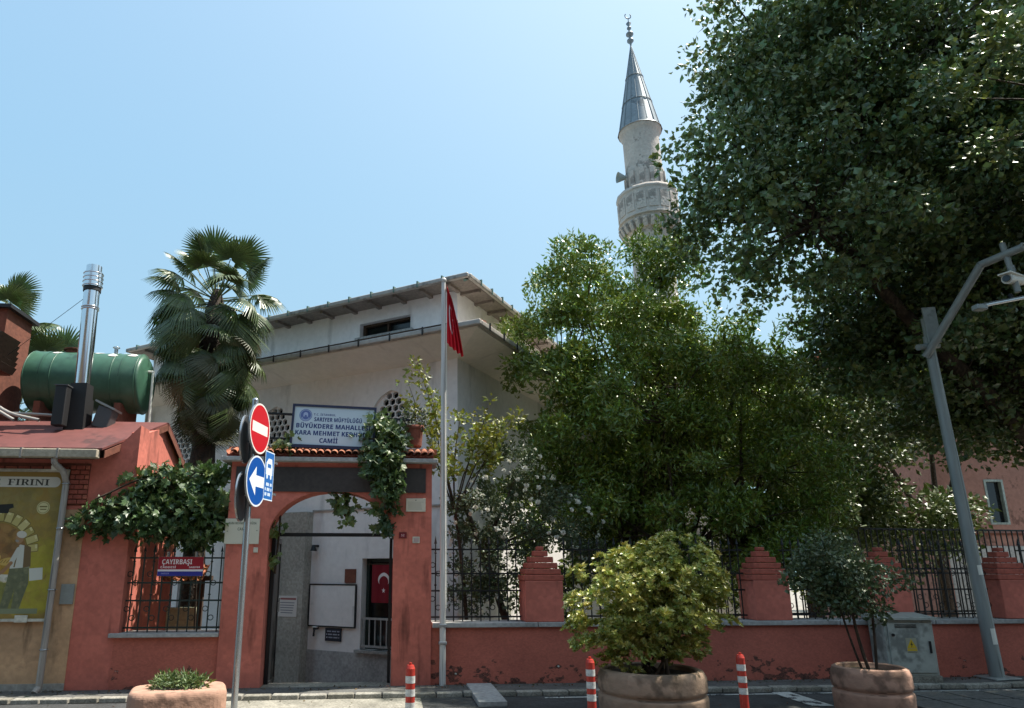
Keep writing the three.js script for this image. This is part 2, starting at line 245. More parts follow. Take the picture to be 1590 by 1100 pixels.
{
  const nb = thing('notice_board', 'blank white notice board with thin dark frame on the mosque wall', 'notice board', onWall(-2.77, 0.86, 0.025), wallTurn);
  mesh('panel', bx(-0.55, 0.55, -0.38, 0.38, -0.012, 0.012), M.white, nb);
  mesh('frame', [bx(-0.57, 0.57, 0.38, 0.405, -0.02, 0.02), bx(-0.57, 0.57, -0.405, -0.38, -0.02, 0.02), bx(-0.575, -0.55, -0.38, 0.38, -0.02, 0.02), bx(0.55, 0.575, -0.38, 0.38, -0.02, 0.02)], M.iron, nb);
  tag(mesh('wall_plaque', bx(-0.13, 0.13, -0.13, 0.13, -0.012, 0.012, 0.004), M.rust), 'small square rust-red plaque above the blank notice board', 'plaque').position.set(...onWall(-2.36, 1.42, 0.016)); scene.children.at(-1).rotation.y = wallTurn;
  const ds = thing('prayer_sign', 'small dark sign with white lettering below the notice board', 'sign', onWall(-2.72, 0.32, 0.016), wallTurn);
  mesh('panel', bx(-0.19, 0.19, -0.12, 0.12, -0.012, 0.01), M.iron, ds);
  mesh('print', board(0.38, 0.24).translate(0, 0, 0.013), print(190, 120, (x, w, h) => { x.fillStyle = '#15182a'; x.fillRect(0, 0, w, h); x.fillStyle = '#b9bccb'; for (let i = 0; i < 3; i++) for (let k = 0; k < 16; k++) if ((k * 7 + i * 5) % 6) x.fillRect(14 + k * 10, 24 + i * 28, 7, 12); }), ds);
  const lamp = thing('wall_lamp', 'small dark wall lamp on the grey pilaster edge', 'lamp', onWall(-3.2, 2.0, 0.0), wallTurn);
  mesh('bracket', [bx(-0.02, 0.02, -0.02, 0.02, 0, 0.12)], M.iron, lamp); mesh('shade', at(cyl(0.07, 0.03, 0.12, 10), 0, -0.1, 0.14), M.iron, lamp);
  const tap = thing('wall_tap', 'dark metal tap and valve low on the mosque wall', 'tap', onWall(-3.12, 0.42, 0.0), wallTurn);
  mesh('pipe', [rod(V(0, 0, 0), V(0, 0, 0.12), 0.025), rod(V(0, 0, 0.1), V(0, -0.14, 0.12), 0.02)], M.iron, tap); mesh('valve', bx(-0.06, 0.06, 0.01, 0.05, 0.06, 0.1, 0.01), M.galv, tap);
  const nt = thing('paper_notice', 'white paper notice with printed lines on the grey porch wall', 'notice', onWall(-3.72, 0.83, 0.226), wallTurn);
  mesh('sheet', bx(-0.24, 0.24, -0.2, 0.2, -0.003, 0.003), M.cream, nt);
  mesh('print', board(0.48, 0.4).translate(0, 0, 0.006), print(240, 200, (x, w, h) => { x.fillStyle = '#cfc8c4'; x.fillRect(0, 0, w, h); x.fillStyle = '#93504c'; x.fillRect(14, 20, w - 28, 18); x.fillStyle = '#77737c'; for (let i = 0; i < 5; i++) x.fillRect(18 + i * 4, 62 + i * 24, w - 50 - i * 9, 8); }), nt);
  // flag behind the window
  const fl = thing('window_flag', 'red flag with white crescent and star hanging in the mosque window', 'flag', onWall(-1.63, 1.28, -0.06), wallTurn);
  const fg = new THREE.PlaneGeometry(0.56, 0.7, 20, 4); { const p = fg.attributes.position; for (let i = 0; i < p.count; i++) p.setZ(i, 0.012 * Math.sin(p.getX(i) * 26)); fg.computeVertexNormals(); }
  mesh('cloth', fg, print(224, 280, (x, w, h) => { x.fillStyle = '#7d1020'; x.fillRect(0, 0, w, h); x.fillStyle = '#e6dede'; x.beginPath(); x.arc(w / 2, 110, 52, 0, 7); x.fill(); x.fillStyle = '#7d1020'; x.beginPath(); x.arc(w / 2, 126, 43, 0, 7); x.fill(); x.fillStyle = '#e6dede'; x.beginPath(); for (let k = 0; k < 10; k++) { const a = -Math.PI / 2 + k * Math.PI / 5, r = k % 2 ? 9 : 22; x.lineTo(w / 2 + r * Math.cos(a), 190 + r * Math.sin(a)); } x.fill(); }, { side: THREE.DoubleSide, roughness: 0.9 }), fl);
  mesh('rod', rod(V(-0.36, 0.36, 0), V(0.36, 0.36, 0), 0.01), M.wood, fl);
}

// ---------------------------------------------------------------- minaret
{
  const m = thing('minaret', 'slender stone minaret with carved balcony and grey lead cone', 'minaret', [10.35, -0.88, -15.72]);
  m.rotation.z = 0.024; m.rotation.x = -0.004;
  const yb = 0.65, N = 16;
  const lathe = (pts, n = N) => uvm(new THREE.LatheGeometry(pts.map(p => new THREE.Vector2(p[0], p[1] + yb)), n));
  mesh('plinth', bx(-1.5, 1.5, 0.1, 5, -1.5, 1.5), M.stone, m);
  mesh('shaft', lathe([[0.9, 4.3], [0.84, 15.2]], 24), M.stone, m);
  const corb = mesh('corbel', lathe([[0.82, 15.15], [0.9, 15.3], [0.9, 15.45], [1.02, 15.55], [1.04, 15.72], [1.16, 15.85], [1.22, 15.98]], 24), M.stone, m);
  for (let i = 0; i < 24; i++) { const a = i * Math.PI / 12, b = mesh('muqarnas_block', at(bx(-0.09, 0.09, 0, 0.42, -0.12, 0.12, 0.04), 0, 0, 0, 0.42), M.stone, corb, [1.04 * Math.sin(a), 15.5 + yb, 1.04 * Math.cos(a)]); b.rotation.y = a; }
  const par = mesh('balcony', lathe([[0.8, 15.98], [1.29, 15.98], [1.29, 16.08], [1.24, 16.1], [1.24, 17.2], [1.29, 17.22], [1.29, 17.34], [1.14, 17.34], [1.14, 16.12], [0.8, 16.12]], N), M.stone, m);
  for (let i = 0; i < N; i++) {
    const a = (i + 0.5) * 2 * Math.PI / N, s = new THREE.Shape(); s.moveTo(-0.19, 0); s.lineTo(0.19, 0); s.lineTo(0.19, 0.78); s.lineTo(-0.19, 0.78); s.closePath();
    for (let q = 0; q < 3; q++) for (let k = 0; k < 2; k++) { const h = new THREE.Path(); h.absellipse(-0.09 + k * 0.18, 0.14 + q * 0.25, 0.062, 0.085, 0, 7); s.holes.push(h); }
    const p = mesh('parapet_panel', new THREE.ExtrudeGeometry(s, { depth: 0.03, bevelEnabled: false, curveSegments: 4 }), M.stone, par, [1.222 * Math.sin(a), 16.26 + yb, 1.222 * Math.cos(a)]); p.rotation.y = a;
  }
  mesh('upper_shaft', lathe([[0.8, 16.1], [0.8, 18.4], [0.83, 18.45], [0.78, 18.55], [0.78, 20.2], [0.88, 20.35], [0.92, 20.5], [0.92, 20.56]], 24), M.stone, m);
  for (let i = 0; i < 12; i++) { const a = i * Math.PI / 6; const p = mesh('pilaster', bx(-0.1, 0.1, 0, 1.05, -0.02, 0.07, 0.02), M.stone, m, [0.8 * Math.sin(a), 17.3 + yb, 0.8 * Math.cos(a)]); p.rotation.y = a; }
  const cone = mesh('cone', lathe([[0.97, 20.5], [0.9, 20.6], [0.0, 25.2]], 16), M.lead, m);
  for (let i = 0; i < 16; i++) { const a = i * Math.PI / 8; mesh('seam', rod(V(0.9 * Math.sin(a), 20.62 + yb, 0.9 * Math.cos(a)), V(0.03 * Math.sin(a), 25.05 + yb, 0.03 * Math.cos(a)), 0.022, 0.012, 5), M.lead, cone); }
  for (const [y, r] of [[21.9, 0.66], [23.3, 0.39]]) mesh('seam', at(new THREE.TorusGeometry(r, 0.018, 5, 20), 0, y + yb, 0, Math.PI / 2), M.lead, cone);
  const fin = mesh('finial', lathe([[0.03, 25.05], [0.05, 25.2], [0.15, 25.32], [0.15, 25.4], [0.05, 25.5], [0.05, 25.55], [0.17, 25.68], [0.17, 25.74], [0.05, 25.88], [0.04, 25.95], [0.1, 26.02], [0.1, 26.07], [0.03, 26.15], [0.12, 26.3], [0.02, 26.42], [0.02, 26.55]], 12), M.lead, m);
  mesh('crescent', at(new THREE.TorusGeometry(0.14, 0.025, 6, 18, Math.PI * 1.5), 0, 26.72 + yb, 0, 0, 0, Math.PI * 0.75), M.lead, fin);
  const sp = thing('loudspeaker', 'small horn loudspeaker sticking out beside the minaret balcony', 'loudspeaker', [9.1, 17.97, -15.75]);
  mesh('horn', at(new THREE.CylinderGeometry(0.05, 0.24, 0.42, 14, 1, true), -0.22, 0, 0, 0, 0, -Math.PI / 2), std(0.3, 0.34, 0.33, { side: THREE.DoubleSide, roughness: 0.6 }), sp);
  mesh('driver', at(cyl(0.07, 0.07, 0.22, 10), 0, 0, 0, 0, 0, -Math.PI / 2), M.darkBack, sp); mesh('bracket', rod(V(0.15, 0, 0), V(0.75, 0.02, 0.05), 0.025), M.iron, sp);
}

// ---------------------------------------------------------------- gate
const gate = thing('gate', 'terracotta red arched gateway with tiled top and dark fascia board', 'gate', [0, 0, 0]);
{
  const s = new THREE.Shape(); s.moveTo(-3.13, -0.7); s.lineTo(-0.28, -0.7); s.lineTo(-0.28, 3.05); s.lineTo(-3.13, 3.05); s.closePath();
  const h = new THREE.Path(); h.moveTo(-2.56, -0.66); h.lineTo(-2.56, 2.02); for (let k = 1; k < 24; k++) { const a = Math.PI - k * Math.PI / 24; h.lineTo(-1.69 + 0.87 * Math.cos(a), 2.02 + 0.63 * Math.sin(a)); } h.lineTo(-0.82, 2.02); h.lineTo(-0.82, -0.66); h.closePath(); s.holes.push(h);
  mesh('wall', ext(s, 0.42).translate(0, 0, -0.38), M.red, gate);
  mesh('fascia_board', bx(-3.06, -0.37, 2.63, 2.98, 0.042, 0.062), M.brownPanel, gate);
  mesh('cornice', bx(-3.26, -0.2, 3.05, 3.115, -0.5, 0.16, 0.012), M.coping, gate);
  mesh('cornice', bx(-3.2, -0.26, 3.116, 3.17, -0.44, 0.1), M.redBrick, gate);
  const tg = new THREE.CylinderGeometry(0.056, 0.046, 0.36, 8, 1, true, -Math.PI / 2, Math.PI).rotateX(Math.PI / 2); const tu = new THREE.CylinderGeometry(0.05, 0.044, 0.34, 6, 1, true, Math.PI / 2, Math.PI).rotateX(Math.PI / 2);
  const tm = [M.tile, plaster(0.56, 0.24, 0.14), plaster(0.44, 0.17, 0.10)]; tm.forEach(t => t.side = THREE.DoubleSide);
  for (let i = 0; i < 29; i++) {
    const x = -3.14 + i * 0.1;
    for (const f of [0, 1]) {
      const t = mesh('roof_tile', tg, tm[(i * 7 + f) % 3], gate, [x + rr(-0.006, 0.006), 3.245, f ? -0.33 : 0.0]); t.rotation.set(f ? -0.32 : 0.32, rr(-0.03, 0.03), 0); t.position.y += rr(-0.006, 0.006);
      const q = mesh('roof_tile', tu, tm[(i * 5 + f) % 3], gate, [x + 0.05, 3.215, f ? -0.33 : 0.0]); q.rotation.x = f ? -0.32 : 0.32;
    }
  }
  const rg = new THREE.CylinderGeometry(0.075, 0.065, 0.34, 8, 1, true, -Math.PI / 2, Math.PI).rotateX(Math.PI / 2).rotateY(Math.PI / 2);
  for (let i = 0; i < 9; i++) mesh('ridge_tile', rg, tm[i % 3], gate, [-3.05 + i * 0.335, 3.29, -0.165]);
  mesh('mortar_bed', bx(-3.18, -0.26, 3.171, 3.26, -0.3, -0.03), M.coping, gate);
  // stub posts that carry the name board
  mesh('stub_post', bx(-2.98, -2.72, 3.26, 3.68, -0.3, -0.06), M.red, gate);
  mesh('lintel_bar', bx(-2.56, -0.82, 2.02, 2.07, -0.3, -0.25), M.iron, gate);
  // open leaves
  const leafL = mesh('gate_leaf', [bx(-2.55, -2.5, -0.02, 2.0, -0.85, -0.8), bx(-2.55, -2.5, -0.02, 2.0, -0.3, -0.25), bx(-2.55, -2.5, -0.02, 0.05, -0.8, -0.3), bx(-2.55, -2.5, 1.93, 2, -0.8, -0.3), bx(-2.535, -2.515, 0.05, 1.93, -0.8, -0.3)], M.iron, gate);
  mesh('handle', bx(-2.5, -2.47, 0.95, 1.15, -0.8, -0.77), M.galv, leafL);
  mesh('gate_leaf', [bx(-0.87, -0.83, -0.02, 2.0, -1.25, -1.2), bx(-0.87, -0.83, -0.02, 2.0, -0.3, -0.25), bx(-0.87, -0.83, -0.02, 0.05, -1.2, -0.3), bx(-0.87, -0.83, 1.93, 2, -1.2, -0.3), bx(-0.858, -0.842, 0.05, 1.93, -1.2, -0.3)], M.iron, gate);
  mesh('threshold', bx(-2.555, -0.825, -0.66, 0.03, -0.36, 0.018), M.concrete, gate);
}
{
  const b = thing('name_board', 'pale blue mosque name board with round emblem above the gate', 'sign', [-1.725, 3.585, 0.02]);
  b.rotation.x = -0.04; b.rotation.z = -0.03;
  mesh('panel', bx(-0.585, 0.585, -0.29, 0.29, -0.03, 0), M.galvPaint, b);
  mesh('print', board(1.16, 0.57).translate(0, 0, 0.004), print(1160, 570, (x, w, h) => {
    x.fillStyle = '#c3d2dc'; x.fillRect(0, 0, w, h);
    x.fillStyle = '#5a6da6'; x.beginPath(); x.arc(165, 130, 92, 0, 7); x.fill(); x.strokeStyle = '#c3d2dc'; x.lineWidth = 5; x.beginPath(); x.arc(165, 130, 78, 0, 7); x.stroke();
    x.fillStyle = '#aab7d8'; for (let k = 0; k < 26; k++) { const a = k / 26 * 6.283; x.fillRect(165 + 85 * Math.cos(a) - 3, 130 + 85 * Math.sin(a) - 3, 6, 6); }
    x.beginPath(); x.arc(165, 118, 34, Math.PI, 0); x.fill(); x.fillRect(131, 118, 68, 34); x.fillStyle = '#5a6da6'; x.fillRect(150, 128, 30, 24); x.strokeStyle = '#aab7d8'; x.lineWidth = 8; x.beginPath(); x.arc(165, 148, 52, 0.2, 2.94); x.stroke();
    x.fillStyle = '#1d3470'; fit(x, 'T.C. İSTANBUL', 440, 112, 320, 44, 'bold'); fit(x, 'SARIYER MÜFTÜLÜĞÜ', 640, 186, 700, 80, '900');
    fit(x, 'BÜYÜKDERE MAHALLESİ', 578, 288, 1090, 92, '900'); fit(x, 'KARA MEHMET KEDHÜDA', 578, 392, 1100, 92, '900'); fit(x, 'CAMİİ', 520, 500, 270, 92, '900');
  }), b);
  mesh('frame', [bx(-0.61, 0.61, 0.285, 0.318, -0.035, 0.02), bx(-0.61, 0.61, -0.33, -0.285, -0.035, 0.02), bx(-0.61, -0.578, -0.285, 0.285, -0.035, 0.02), bx(0.578, 0.61, -0.285, 0.285, -0.035, 0.02)], std(0.02, 0.026, 0.07, { roughness: 0.5 }), b);
  for (const y of [0.17, -0.2]) mesh('support_rail', bx(-1.12, 1.12, y - 0.015, y + 0.015, -0.07, -0.04), M.iron, b);
  for (const x of [-0.5, 0.5]) mesh('support_post', bx(x - 0.02, x + 0.02, -0.36, 0.3, -0.1, -0.07), M.iron, b);
}
{
  const p = thing('marble_plaque', 'cream plaque with green lettering on the gate beside the sign post', 'plaque', [-2.92, 2.075, 0.05]);
  mesh('slab', bx(-0.235, 0.235, -0.175, 0.175, -0.009, 0.009, 0.003), M.cream, p);
  mesh('print', board(0.46, 0.34).translate(0, 0, 0.0105), print(460, 340, (x, w, h) => { x.fillStyle = '#cdcab9'; x.fillRect(0, 0, w, h); x.fillStyle = '#4e5a4a'; fit(x, 'KARA MEHMET KEDHÜDA', 230, 60, 380, 46); fit(x, 'CAMİİ', 230, 140, 130, 54); x.beginPath(); x.arc(28, 170, 7, 0, 7); x.arc(432, 160, 7, 0, 7); x.fill(); }), p);
  const q = thing('info_plaque', 'small cream plaque with fine print on the gate near the vine', 'plaque', [-0.51, 2.455, 0.05]);
  mesh('slab', bx(-0.14, 0.14, -0.095, 0.095, -0.009, 0.009, 0.003), M.cream, q);
  mesh('print', board(0.27, 0.18).translate(0, 0, 0.0105), print(270, 180, (x, w, h) => { x.fillStyle = '#cfc6b4'; x.fillRect(0, 0, w, h); x.fillStyle = '#6d6a5f'; x.beginPath(); x.arc(w / 2, 22, 9, 0, 7); x.fill(); for (let i = 0; i < 8; i++) { x.fillStyle = '#a39d8e'; x.fillRect(24, 46 + i * 15, w - 48 - (i * 37 % 40), 5); } }), q);
  const n = thing('house_number', 'small dark red house number plate on the gate', 'number plate', [-0.69, 2.03, 0.05]);
  mesh('plate', bx(-0.055, 0.055, -0.042, 0.042, -0.009, 0.004, 0.002), M.rust, n);
  mesh('print', board(0.1, 0.078).translate(0, 0, 0.0055), print(100, 78, (x, w, h) => { x.fillStyle = '#6d1520'; x.fillRect(0, 0, w, h); x.fillStyle = '#c9a0a0'; fit(x, '52', 50, 40, 50, 44); }), n);
  const m2 = thing('meter_tag', 'small pinkish white tag low on the gate pier', 'tag', [-0.5, 1.965, 0.05]);
  mesh('plate', bx(-0.05, 0.05, -0.045, 0.045, -0.009, 0.006, 0.003), M.cream, m2);
  mesh('print', board(0.07, 0.06).translate(0, 0, 0.0075), print(70, 60, (x, w, h) => { x.fillStyle = '#a88b88'; x.fillRect(0, 0, w, h); x.fillStyle = '#c9b6b0'; for (let i = 0; i < 3; i++) x.fillRect(8, 10 + i * 17, 54, 7); }), m2);
  const m3 = thing('address_tag', 'tiny pale tag below the cream plaque by the sign post', 'tag', [-2.72, 1.82, 0.05]);
  mesh('plate', bx(-0.03, 0.03, -0.035, 0.035, -0.009, 0.006, 0.003), M.cream, m3);
}

// ---------------------------------------------------------------- boundary wall, copings, piers, iron fence
{
  const stainT = (() => {   // mould and flaked paint as they lie on the street face of the low wall
    const W = 2048, H = 256, d = new Uint8Array(W * H * 4);
    for (let j = 0; j < H; j++) for (let i = 0; i < W; i++) {
      const u = i / W, v = j / H, x = u * 12, y = v;   // metres along, 0..1 up
      const a = fbm(u, v * 0.125, 96, 5, 201), b = fbm(u, v * 0.125, 24, 4, 222), c = fbm(u, v * 0.125, 512, 2, 240);
      let k = 0.93 + 0.16 * (c - 0.5) + 0.14 * (b - 0.5), r = k, g = k, bl = k;
      const mould = y < 0.42 && a * 0.7 + b * 0.45 + 0.12 * (c - 0.5) > 0.59 + y * 0.55;
      if (mould) { const f = 0.55 + 0.5 * (c - 0.5); r *= f; g *= f + 0.07; bl *= f + 0.08; }
      if (a > 0.83 && y < 0.26) { r = 1; g = 1.9; bl = 2.2; }
      const q = (j * W + i) * 4; d[q] = Math.min(255, r * 255 * 0.755); d[q + 1] = Math.min(255, g * 255 * 0.42); d[q + 2] = Math.min(255, bl * 255 * 0.35); d[q + 3] = 255;
    }
    const t = new THREE.DataTexture(d, W, H); t.colorSpace = THREE.SRGBColorSpace; t.wrapS = t.wrapT = THREE.RepeatWrapping; t.magFilter = THREE.LinearFilter; t.minFilter = THREE.LinearMipmapLinearFilter; t.generateMipmaps = true; t.repeat.set(1 / 12, 1); t.needsUpdate = true; return t;
  })();
  M.lowWall = new THREE.MeshStandardMaterial({ map: stainT, roughness: 0.92, bumpMap: BUMP, bumpScale: 0.006 });
  const w = thing('boundary_wall', 'low terracotta red street wall with pale coping beside the flagpole', 'wall');
  mesh('wall', bx(-0.278, 16, -0.7, 0.77, -0.42, 0), M.lowWall, w);
  for (let i = 0; i < 11; i++) mesh('coping_slab', bx(-0.74, 0.74, 0, 0.065, -0.26, 0.26, 0.01), M.coping, w, [0.48 + i * 1.49, 0.772 + rr(-0.003, 0.003), -0.21]);
  const w2 = thing('window_wall', 'low terracotta red wall with pale sill under the iron grille and vine', 'wall');
  mesh('wall', bx(-4.5, -3.132, -0.7, 0.68, -0.4, 0), M.lowWall, w2);
  mesh('sill', bx(-4.56, -3.135, 0.68, 0.735, -0.42, 0.06, 0.01), M.coping, w2);
}
{
  const layer = (k) => { const w = [0.29, 0.26, 0.22, 0.17, 0.105][k], h = 0.085; return bx(-w, w, 0, h - 0.006, -w * 0.8, w * 0.8, 0.012); };
  const make = (x, first) => {
    const p = thing('wall_pier', null, 'pier', [x, 0.84, -0.21], 0, 'stepped piers along the street wall');
    mesh('shaft', bx(-0.275, 0.275, 0, 0.56, -0.235, 0.235, 0.012), M.red, p);
    for (let k = 0; k < 5; k++) mesh('cap_course', layer(k), M.redBrick, p, [0, 0.562 + k * 0.085, 0]);
    mesh('cap_ridge', bx(-0.05, 0.05, 0.987, 1.045, -0.06, 0.06, 0.015), M.redBrick, p);
    return p;
  };
  for (const [x, l] of [[1.33, 'stepped terracotta pier on the wall by the white rose bush'], [4.72, 'stepped terracotta pier on the wall between the two planters'], [6.62, 'stepped terracotta pier rising behind the grey utility cabinet'], [8.62, 'stepped terracotta pier on the wall past the camera pole']]) make(x).userData.label = l;
}
{
  // a bar with a scrolled middle, all on one flat strip
  const bar = (h) => { const g = [bx(-0.008, 0.008, 0, h, -0.006, 0.006)]; return g; };
  const scroll = (y) => [at(new THREE.TorusGeometry(0.035, 0.006, 4, 10), -0.04, y + 0.06, 0), at(new THREE.TorusGeometry(0.035, 0.006, 4, 10), 0.04, y - 0.06, 0)];
  const collar = (y) => at(new THREE.OctahedronGeometry(0.022), 0, y, 0);
  const plainBar = merge([...bar(1.08), at(new THREE.ConeGeometry(0.02, 0.09, 6), 0, 1.13, 0)]);
  const scrollBar = merge([...bar(1.08), ...scroll(0.25), ...scroll(0.72), collar(0.5), collar(0.95), at(new THREE.ConeGeometry(0.024, 0.12, 6), 0, 1.14, 0)]);
  function panel(x0, x1, label, mat = M.iron, z = -0.21, h = 1) {
    const p = thing('iron_fence', label, 'fence', [0, 0.84, z], 0, 'wrought iron fence panels');
    for (const y of [0.06, 0.42, 0.66, 1.0]) mesh('rail', bx(x0, x1, y * h - 0.011, y * h + 0.011, -0.012, 0.012), mat, p);
    const n = Math.round((x1 - x0) / 0.125); for (let i = 0; i < n; i++) { const b = mesh('bar', i % 2 ? plainBar : scrollBar, mat, p, [x0 + (i + 0.5) * (x1 - x0) / n, 0, 0.013]); b.scale.y = h; }
    return p;
  }
  panel(-0.27, 1.035, 'wrought iron fence panel between the gate and the first stepped pier');
  panel(1.625, 4.425, 'wrought iron fence panel behind the big bright bush');
  panel(5.015, 6.325, 'wrought iron fence panel behind the darker planter bush');
  panel(6.915, 8.325, 'wrought iron fence panel behind the camera pole');
  panel(8.915, 11.5, 'wrought iron fence panel beyond the last stepped pier');
  const g = panel(-4.44, -3.14, 'dark green iron grille in the wall opening under the vine', M.ironGreen, -0.12, 0.98); g.position.y = 0.735;
  // second fence further back in the garden
  const back = thing('garden_fence', 'plain iron bar fence further back in the shaded garden', 'fence', [8.2, -0.65, -4.2], 0.12);
  for (const y of [1.3, 2.2, 3.05]) mesh('rail', bx(-3.4, 8, y - 0.02, y + 0.02, -0.02, 0.02), M.iron, back);
  for (let i = 0; i < 72; i++) mesh('bar', bx(-0.01, 0.01, 0, 3.05, -0.01, 0.01), M.iron, back, [-3.35 + i * 0.158, 0, 0.03]);
}
// street-name sign on the grille
{
  const s = thing('street_sign', 'red and blue street name plate hung on the iron grille', 'street sign', [-3.74, 1.6, -0.07]);
  mesh('plate', bx(-0.305, 0.305, -0.13, 0.13, -0.01, 0.006), M.galv, s);
  mesh('print', board(0.605, 0.255).translate(0, 0, 0.0075), print(605, 255, (x, w, h) => {
    x.fillStyle = '#9d1424'; x.fillRect(0, 0, w, 168); x.fillStyle = '#e6e0e2'; x.fillRect(0, 168, w, 26); x.fillStyle = '#2c2f8f'; x.fillRect(0, 194, w, 61);
    x.fillStyle = '#efe6e4'; fit(x, 'ÇAYIRBAŞI', 250, 66, 410, 92, 'bold'); fit(x, 'CADDESİ', 135, 138, 210, 40); x.font = 'bold 34px sans-serif'; fit(x, 'SARIYER', 490, 138, 150, 32); x.fillStyle = '#b9bbe0'; fit(x, 'SARIYER', 100, 222, 110, 28, 'normal');
  }), s);
  for (const x of [-0.2, 0.18]) mesh('hook', bx(x, x + 0.02, 0.1, 0.2, -0.06, 0.0), M.galv, s);
}

// ---------------------------------------------------------------- bakery
{
  const b = thing('bakery', 'ochre and terracotta bakery shed with red metal roof and corner gutter', 'building');
  mesh('wall', bx(-10, -5.06, 0.12, 2.36, -2.2, 0), M.ochre, b);
  mesh('plinth', bx(-10, -5.06, -0.1, 0.12, -2.2, 0.012), M.pilaster, b);
  mesh('wall', bx(-10, -5.06, 2.36, 3.06, -2.2, -0.002), M.red, b);
  const rp = new THREE.Shape(); rp.moveTo(-5.06, -0.1); rp.lineTo(-4.45, -0.1); rp.lineTo(-4.45, 3.56); rp.lineTo(-4.87, 3.1); rp.lineTo(-5.06, 3.06); rp.closePath();
  mesh('wall', ext(rp, 0.35).translate(0, 0, -0.36), M.red, b);
  const gs = new THREE.Shape(); gs.moveTo(0.36, -0.7); gs.lineTo(2.2, -0.7); gs.lineTo(2.2, 3.18); gs.lineTo(1.0, 3.72); gs.lineTo(0.36, 3.52); gs.closePath();   // gable, along -z
  { const g = new THREE.ExtrudeGeometry(gs, { depth: 0.25, bevelEnabled: false }); const p = g.attributes.position; for (let i = 0; i < p.count; i++) { const x = p.getX(i), y = p.getY(i), z = p.getZ(i); p.setXYZ(i, -4.7 + z, y, -x); } const a = p.array; for (let i = 0; i < a.length; i += 9) for (let k = 0; k < 3; k++) { const t = a[i + 3 + k]; a[i + 3 + k] = a[i + 6 + k]; a[i + 6 + k] = t; } g.computeVertexNormals(); mesh('gable_wall', uvm(g), M.red, b); }
  // roof sheets: front slope in lapped sheets, rear slope
  const quad = (a, c, d, e, th = 0.03) => { const g = new THREE.BufferGeometry(), P = [a, c, d, e], Q = P.map(v => v.clone().add(V(0, -th, 0))), t = []; const f = (i, j, k) => t.push(...i, ...j, ...k); f(P[0], P[1], P[2]); f(P[0], P[2], P[3]); f(Q[0], Q[2], Q[1]); f(Q[0], Q[3], Q[2]); for (let i = 0; i < 4; i++) { const j = (i + 1) % 4; f(P[i], Q[i], Q[j]); f(P[i], Q[j], P[j]); } g.setAttribute('position', new THREE.Float32BufferAttribute(t, 3)); g.computeVertexNormals(); return uvm(g); };
  let xs = [-10, -8.7, -7.6, -6.55, -5.6];
  for (let i = 0; i < 4; i++) mesh('roof_sheet', quad(V(xs[i], 3.16 + 0.012 * (i % 2), 0.3), V(xs[i + 1] + 0.05, 3.16 + 0.012 * (i % 2), 0.3), V(xs[i + 1] + 0.05, 3.79 + 0.012 * (i % 2), -1.0), V(xs[i], 3.79 + 0.012 * (i % 2), -1.0)), M.roofSheet, b);
  mesh('roof_sheet', quad(V(-5.6, 3.175, 0.3), V(-4.82, 3.175, 0.3), V(-4.4, 3.81, -1.0), V(-5.6, 3.81, -1.0)), M.roofSheet, b);
  mesh('roof_sheet', quad(V(-10, 3.80, -0.98), V(-4.38, 3.80, -0.98), V(-4.38, 3.2, -2.3), V(-10, 3.2, -2.3)), M.roofSheet, b);
  mesh('verge_board', quad(V(-4.8, 3.14, 0.28), V(-4.79, 3.14, 0.28), V(-4.385, 3.78, -0.99), V(-4.395, 3.78, -0.99), 0.1), M.rust, b);
  mesh('verge_board', quad(V(-4.39, 3.77, -0.99), V(-4.38, 3.77, -0.99), V(-4.38, 3.17, -2.3), V(-4.39, 3.17, -2.3), 0.1), M.rust, b);
  const gt = mesh('gutter', bx(-10, -4.86, 3.03, 3.15, 0.25, 0.37, 0.015), M.gutterTan, b);
  for (let x = -9.6; x < -4.9; x += 0.47) mesh('gutter_joint', bx(x - 0.012, x + 0.012, 3.022, 3.158, 0.26, 0.378), M.gutter, gt);
  const rb = [M.redBrick, plaster(0.56, 0.17, 0.11), plaster(0.45, 0.115, 0.08)];
  const mort = mesh('brick_panel', bx(-10, -5.065, 2.42, 3.0, 0, 0.008), M.rust, b);
  for (let r = 0; r < 8; r++) for (let x = -5.31 + (r % 2 ? -0.06 : 0), k = 0; k < 3; k++, x += 0.125) { const x0 = Math.max(x, -5.32), x1 = Math.min(x + 0.112, -5.07); if (x1 - x0 > 0.03) mesh('brick', bx(x0, x1, 2.44 + r * 0.068, 2.44 + r * 0.068 + 0.054, 0.004, 0.026, 0.005), rb[(r * 3 + k * 5) % 3], mort); }
  for (let k = 0; k < 18; k++) mesh('brick', bx(-8.4 + k * 0.17, -8.4 + k * 0.17 + 0.155, 2.89, 2.95, 0.004, 0.026, 0.005), rb[(k * 7) % 3], mort);
  const dp = mesh('downpipe', [tube([V(-5.42, 3.06, 0.31), V(-5.42, 2.97, 0.3), V(-5.34, 2.86, 0.2), V(-5.315, 2.72, 0.12)], 0.042, 14, 10), rod(V(-5.315, 2.74, 0.12), V(-5.315, 0.03, 0.12), 0.042, 0.042, 12), rod(V(-5.315, 0.09, 0.12), V(-5.33, 0.03, 0.2), 0.042, 0.042, 12)], M.gutter, b);
  for (const y of [0.55, 1.3, 2.1, 2.7]) mesh('pipe_clip', at(new THREE.TorusGeometry(0.047, 0.01, 5, 14), -5.315, y, 0.12, Math.PI / 2), M.galv, dp);
}
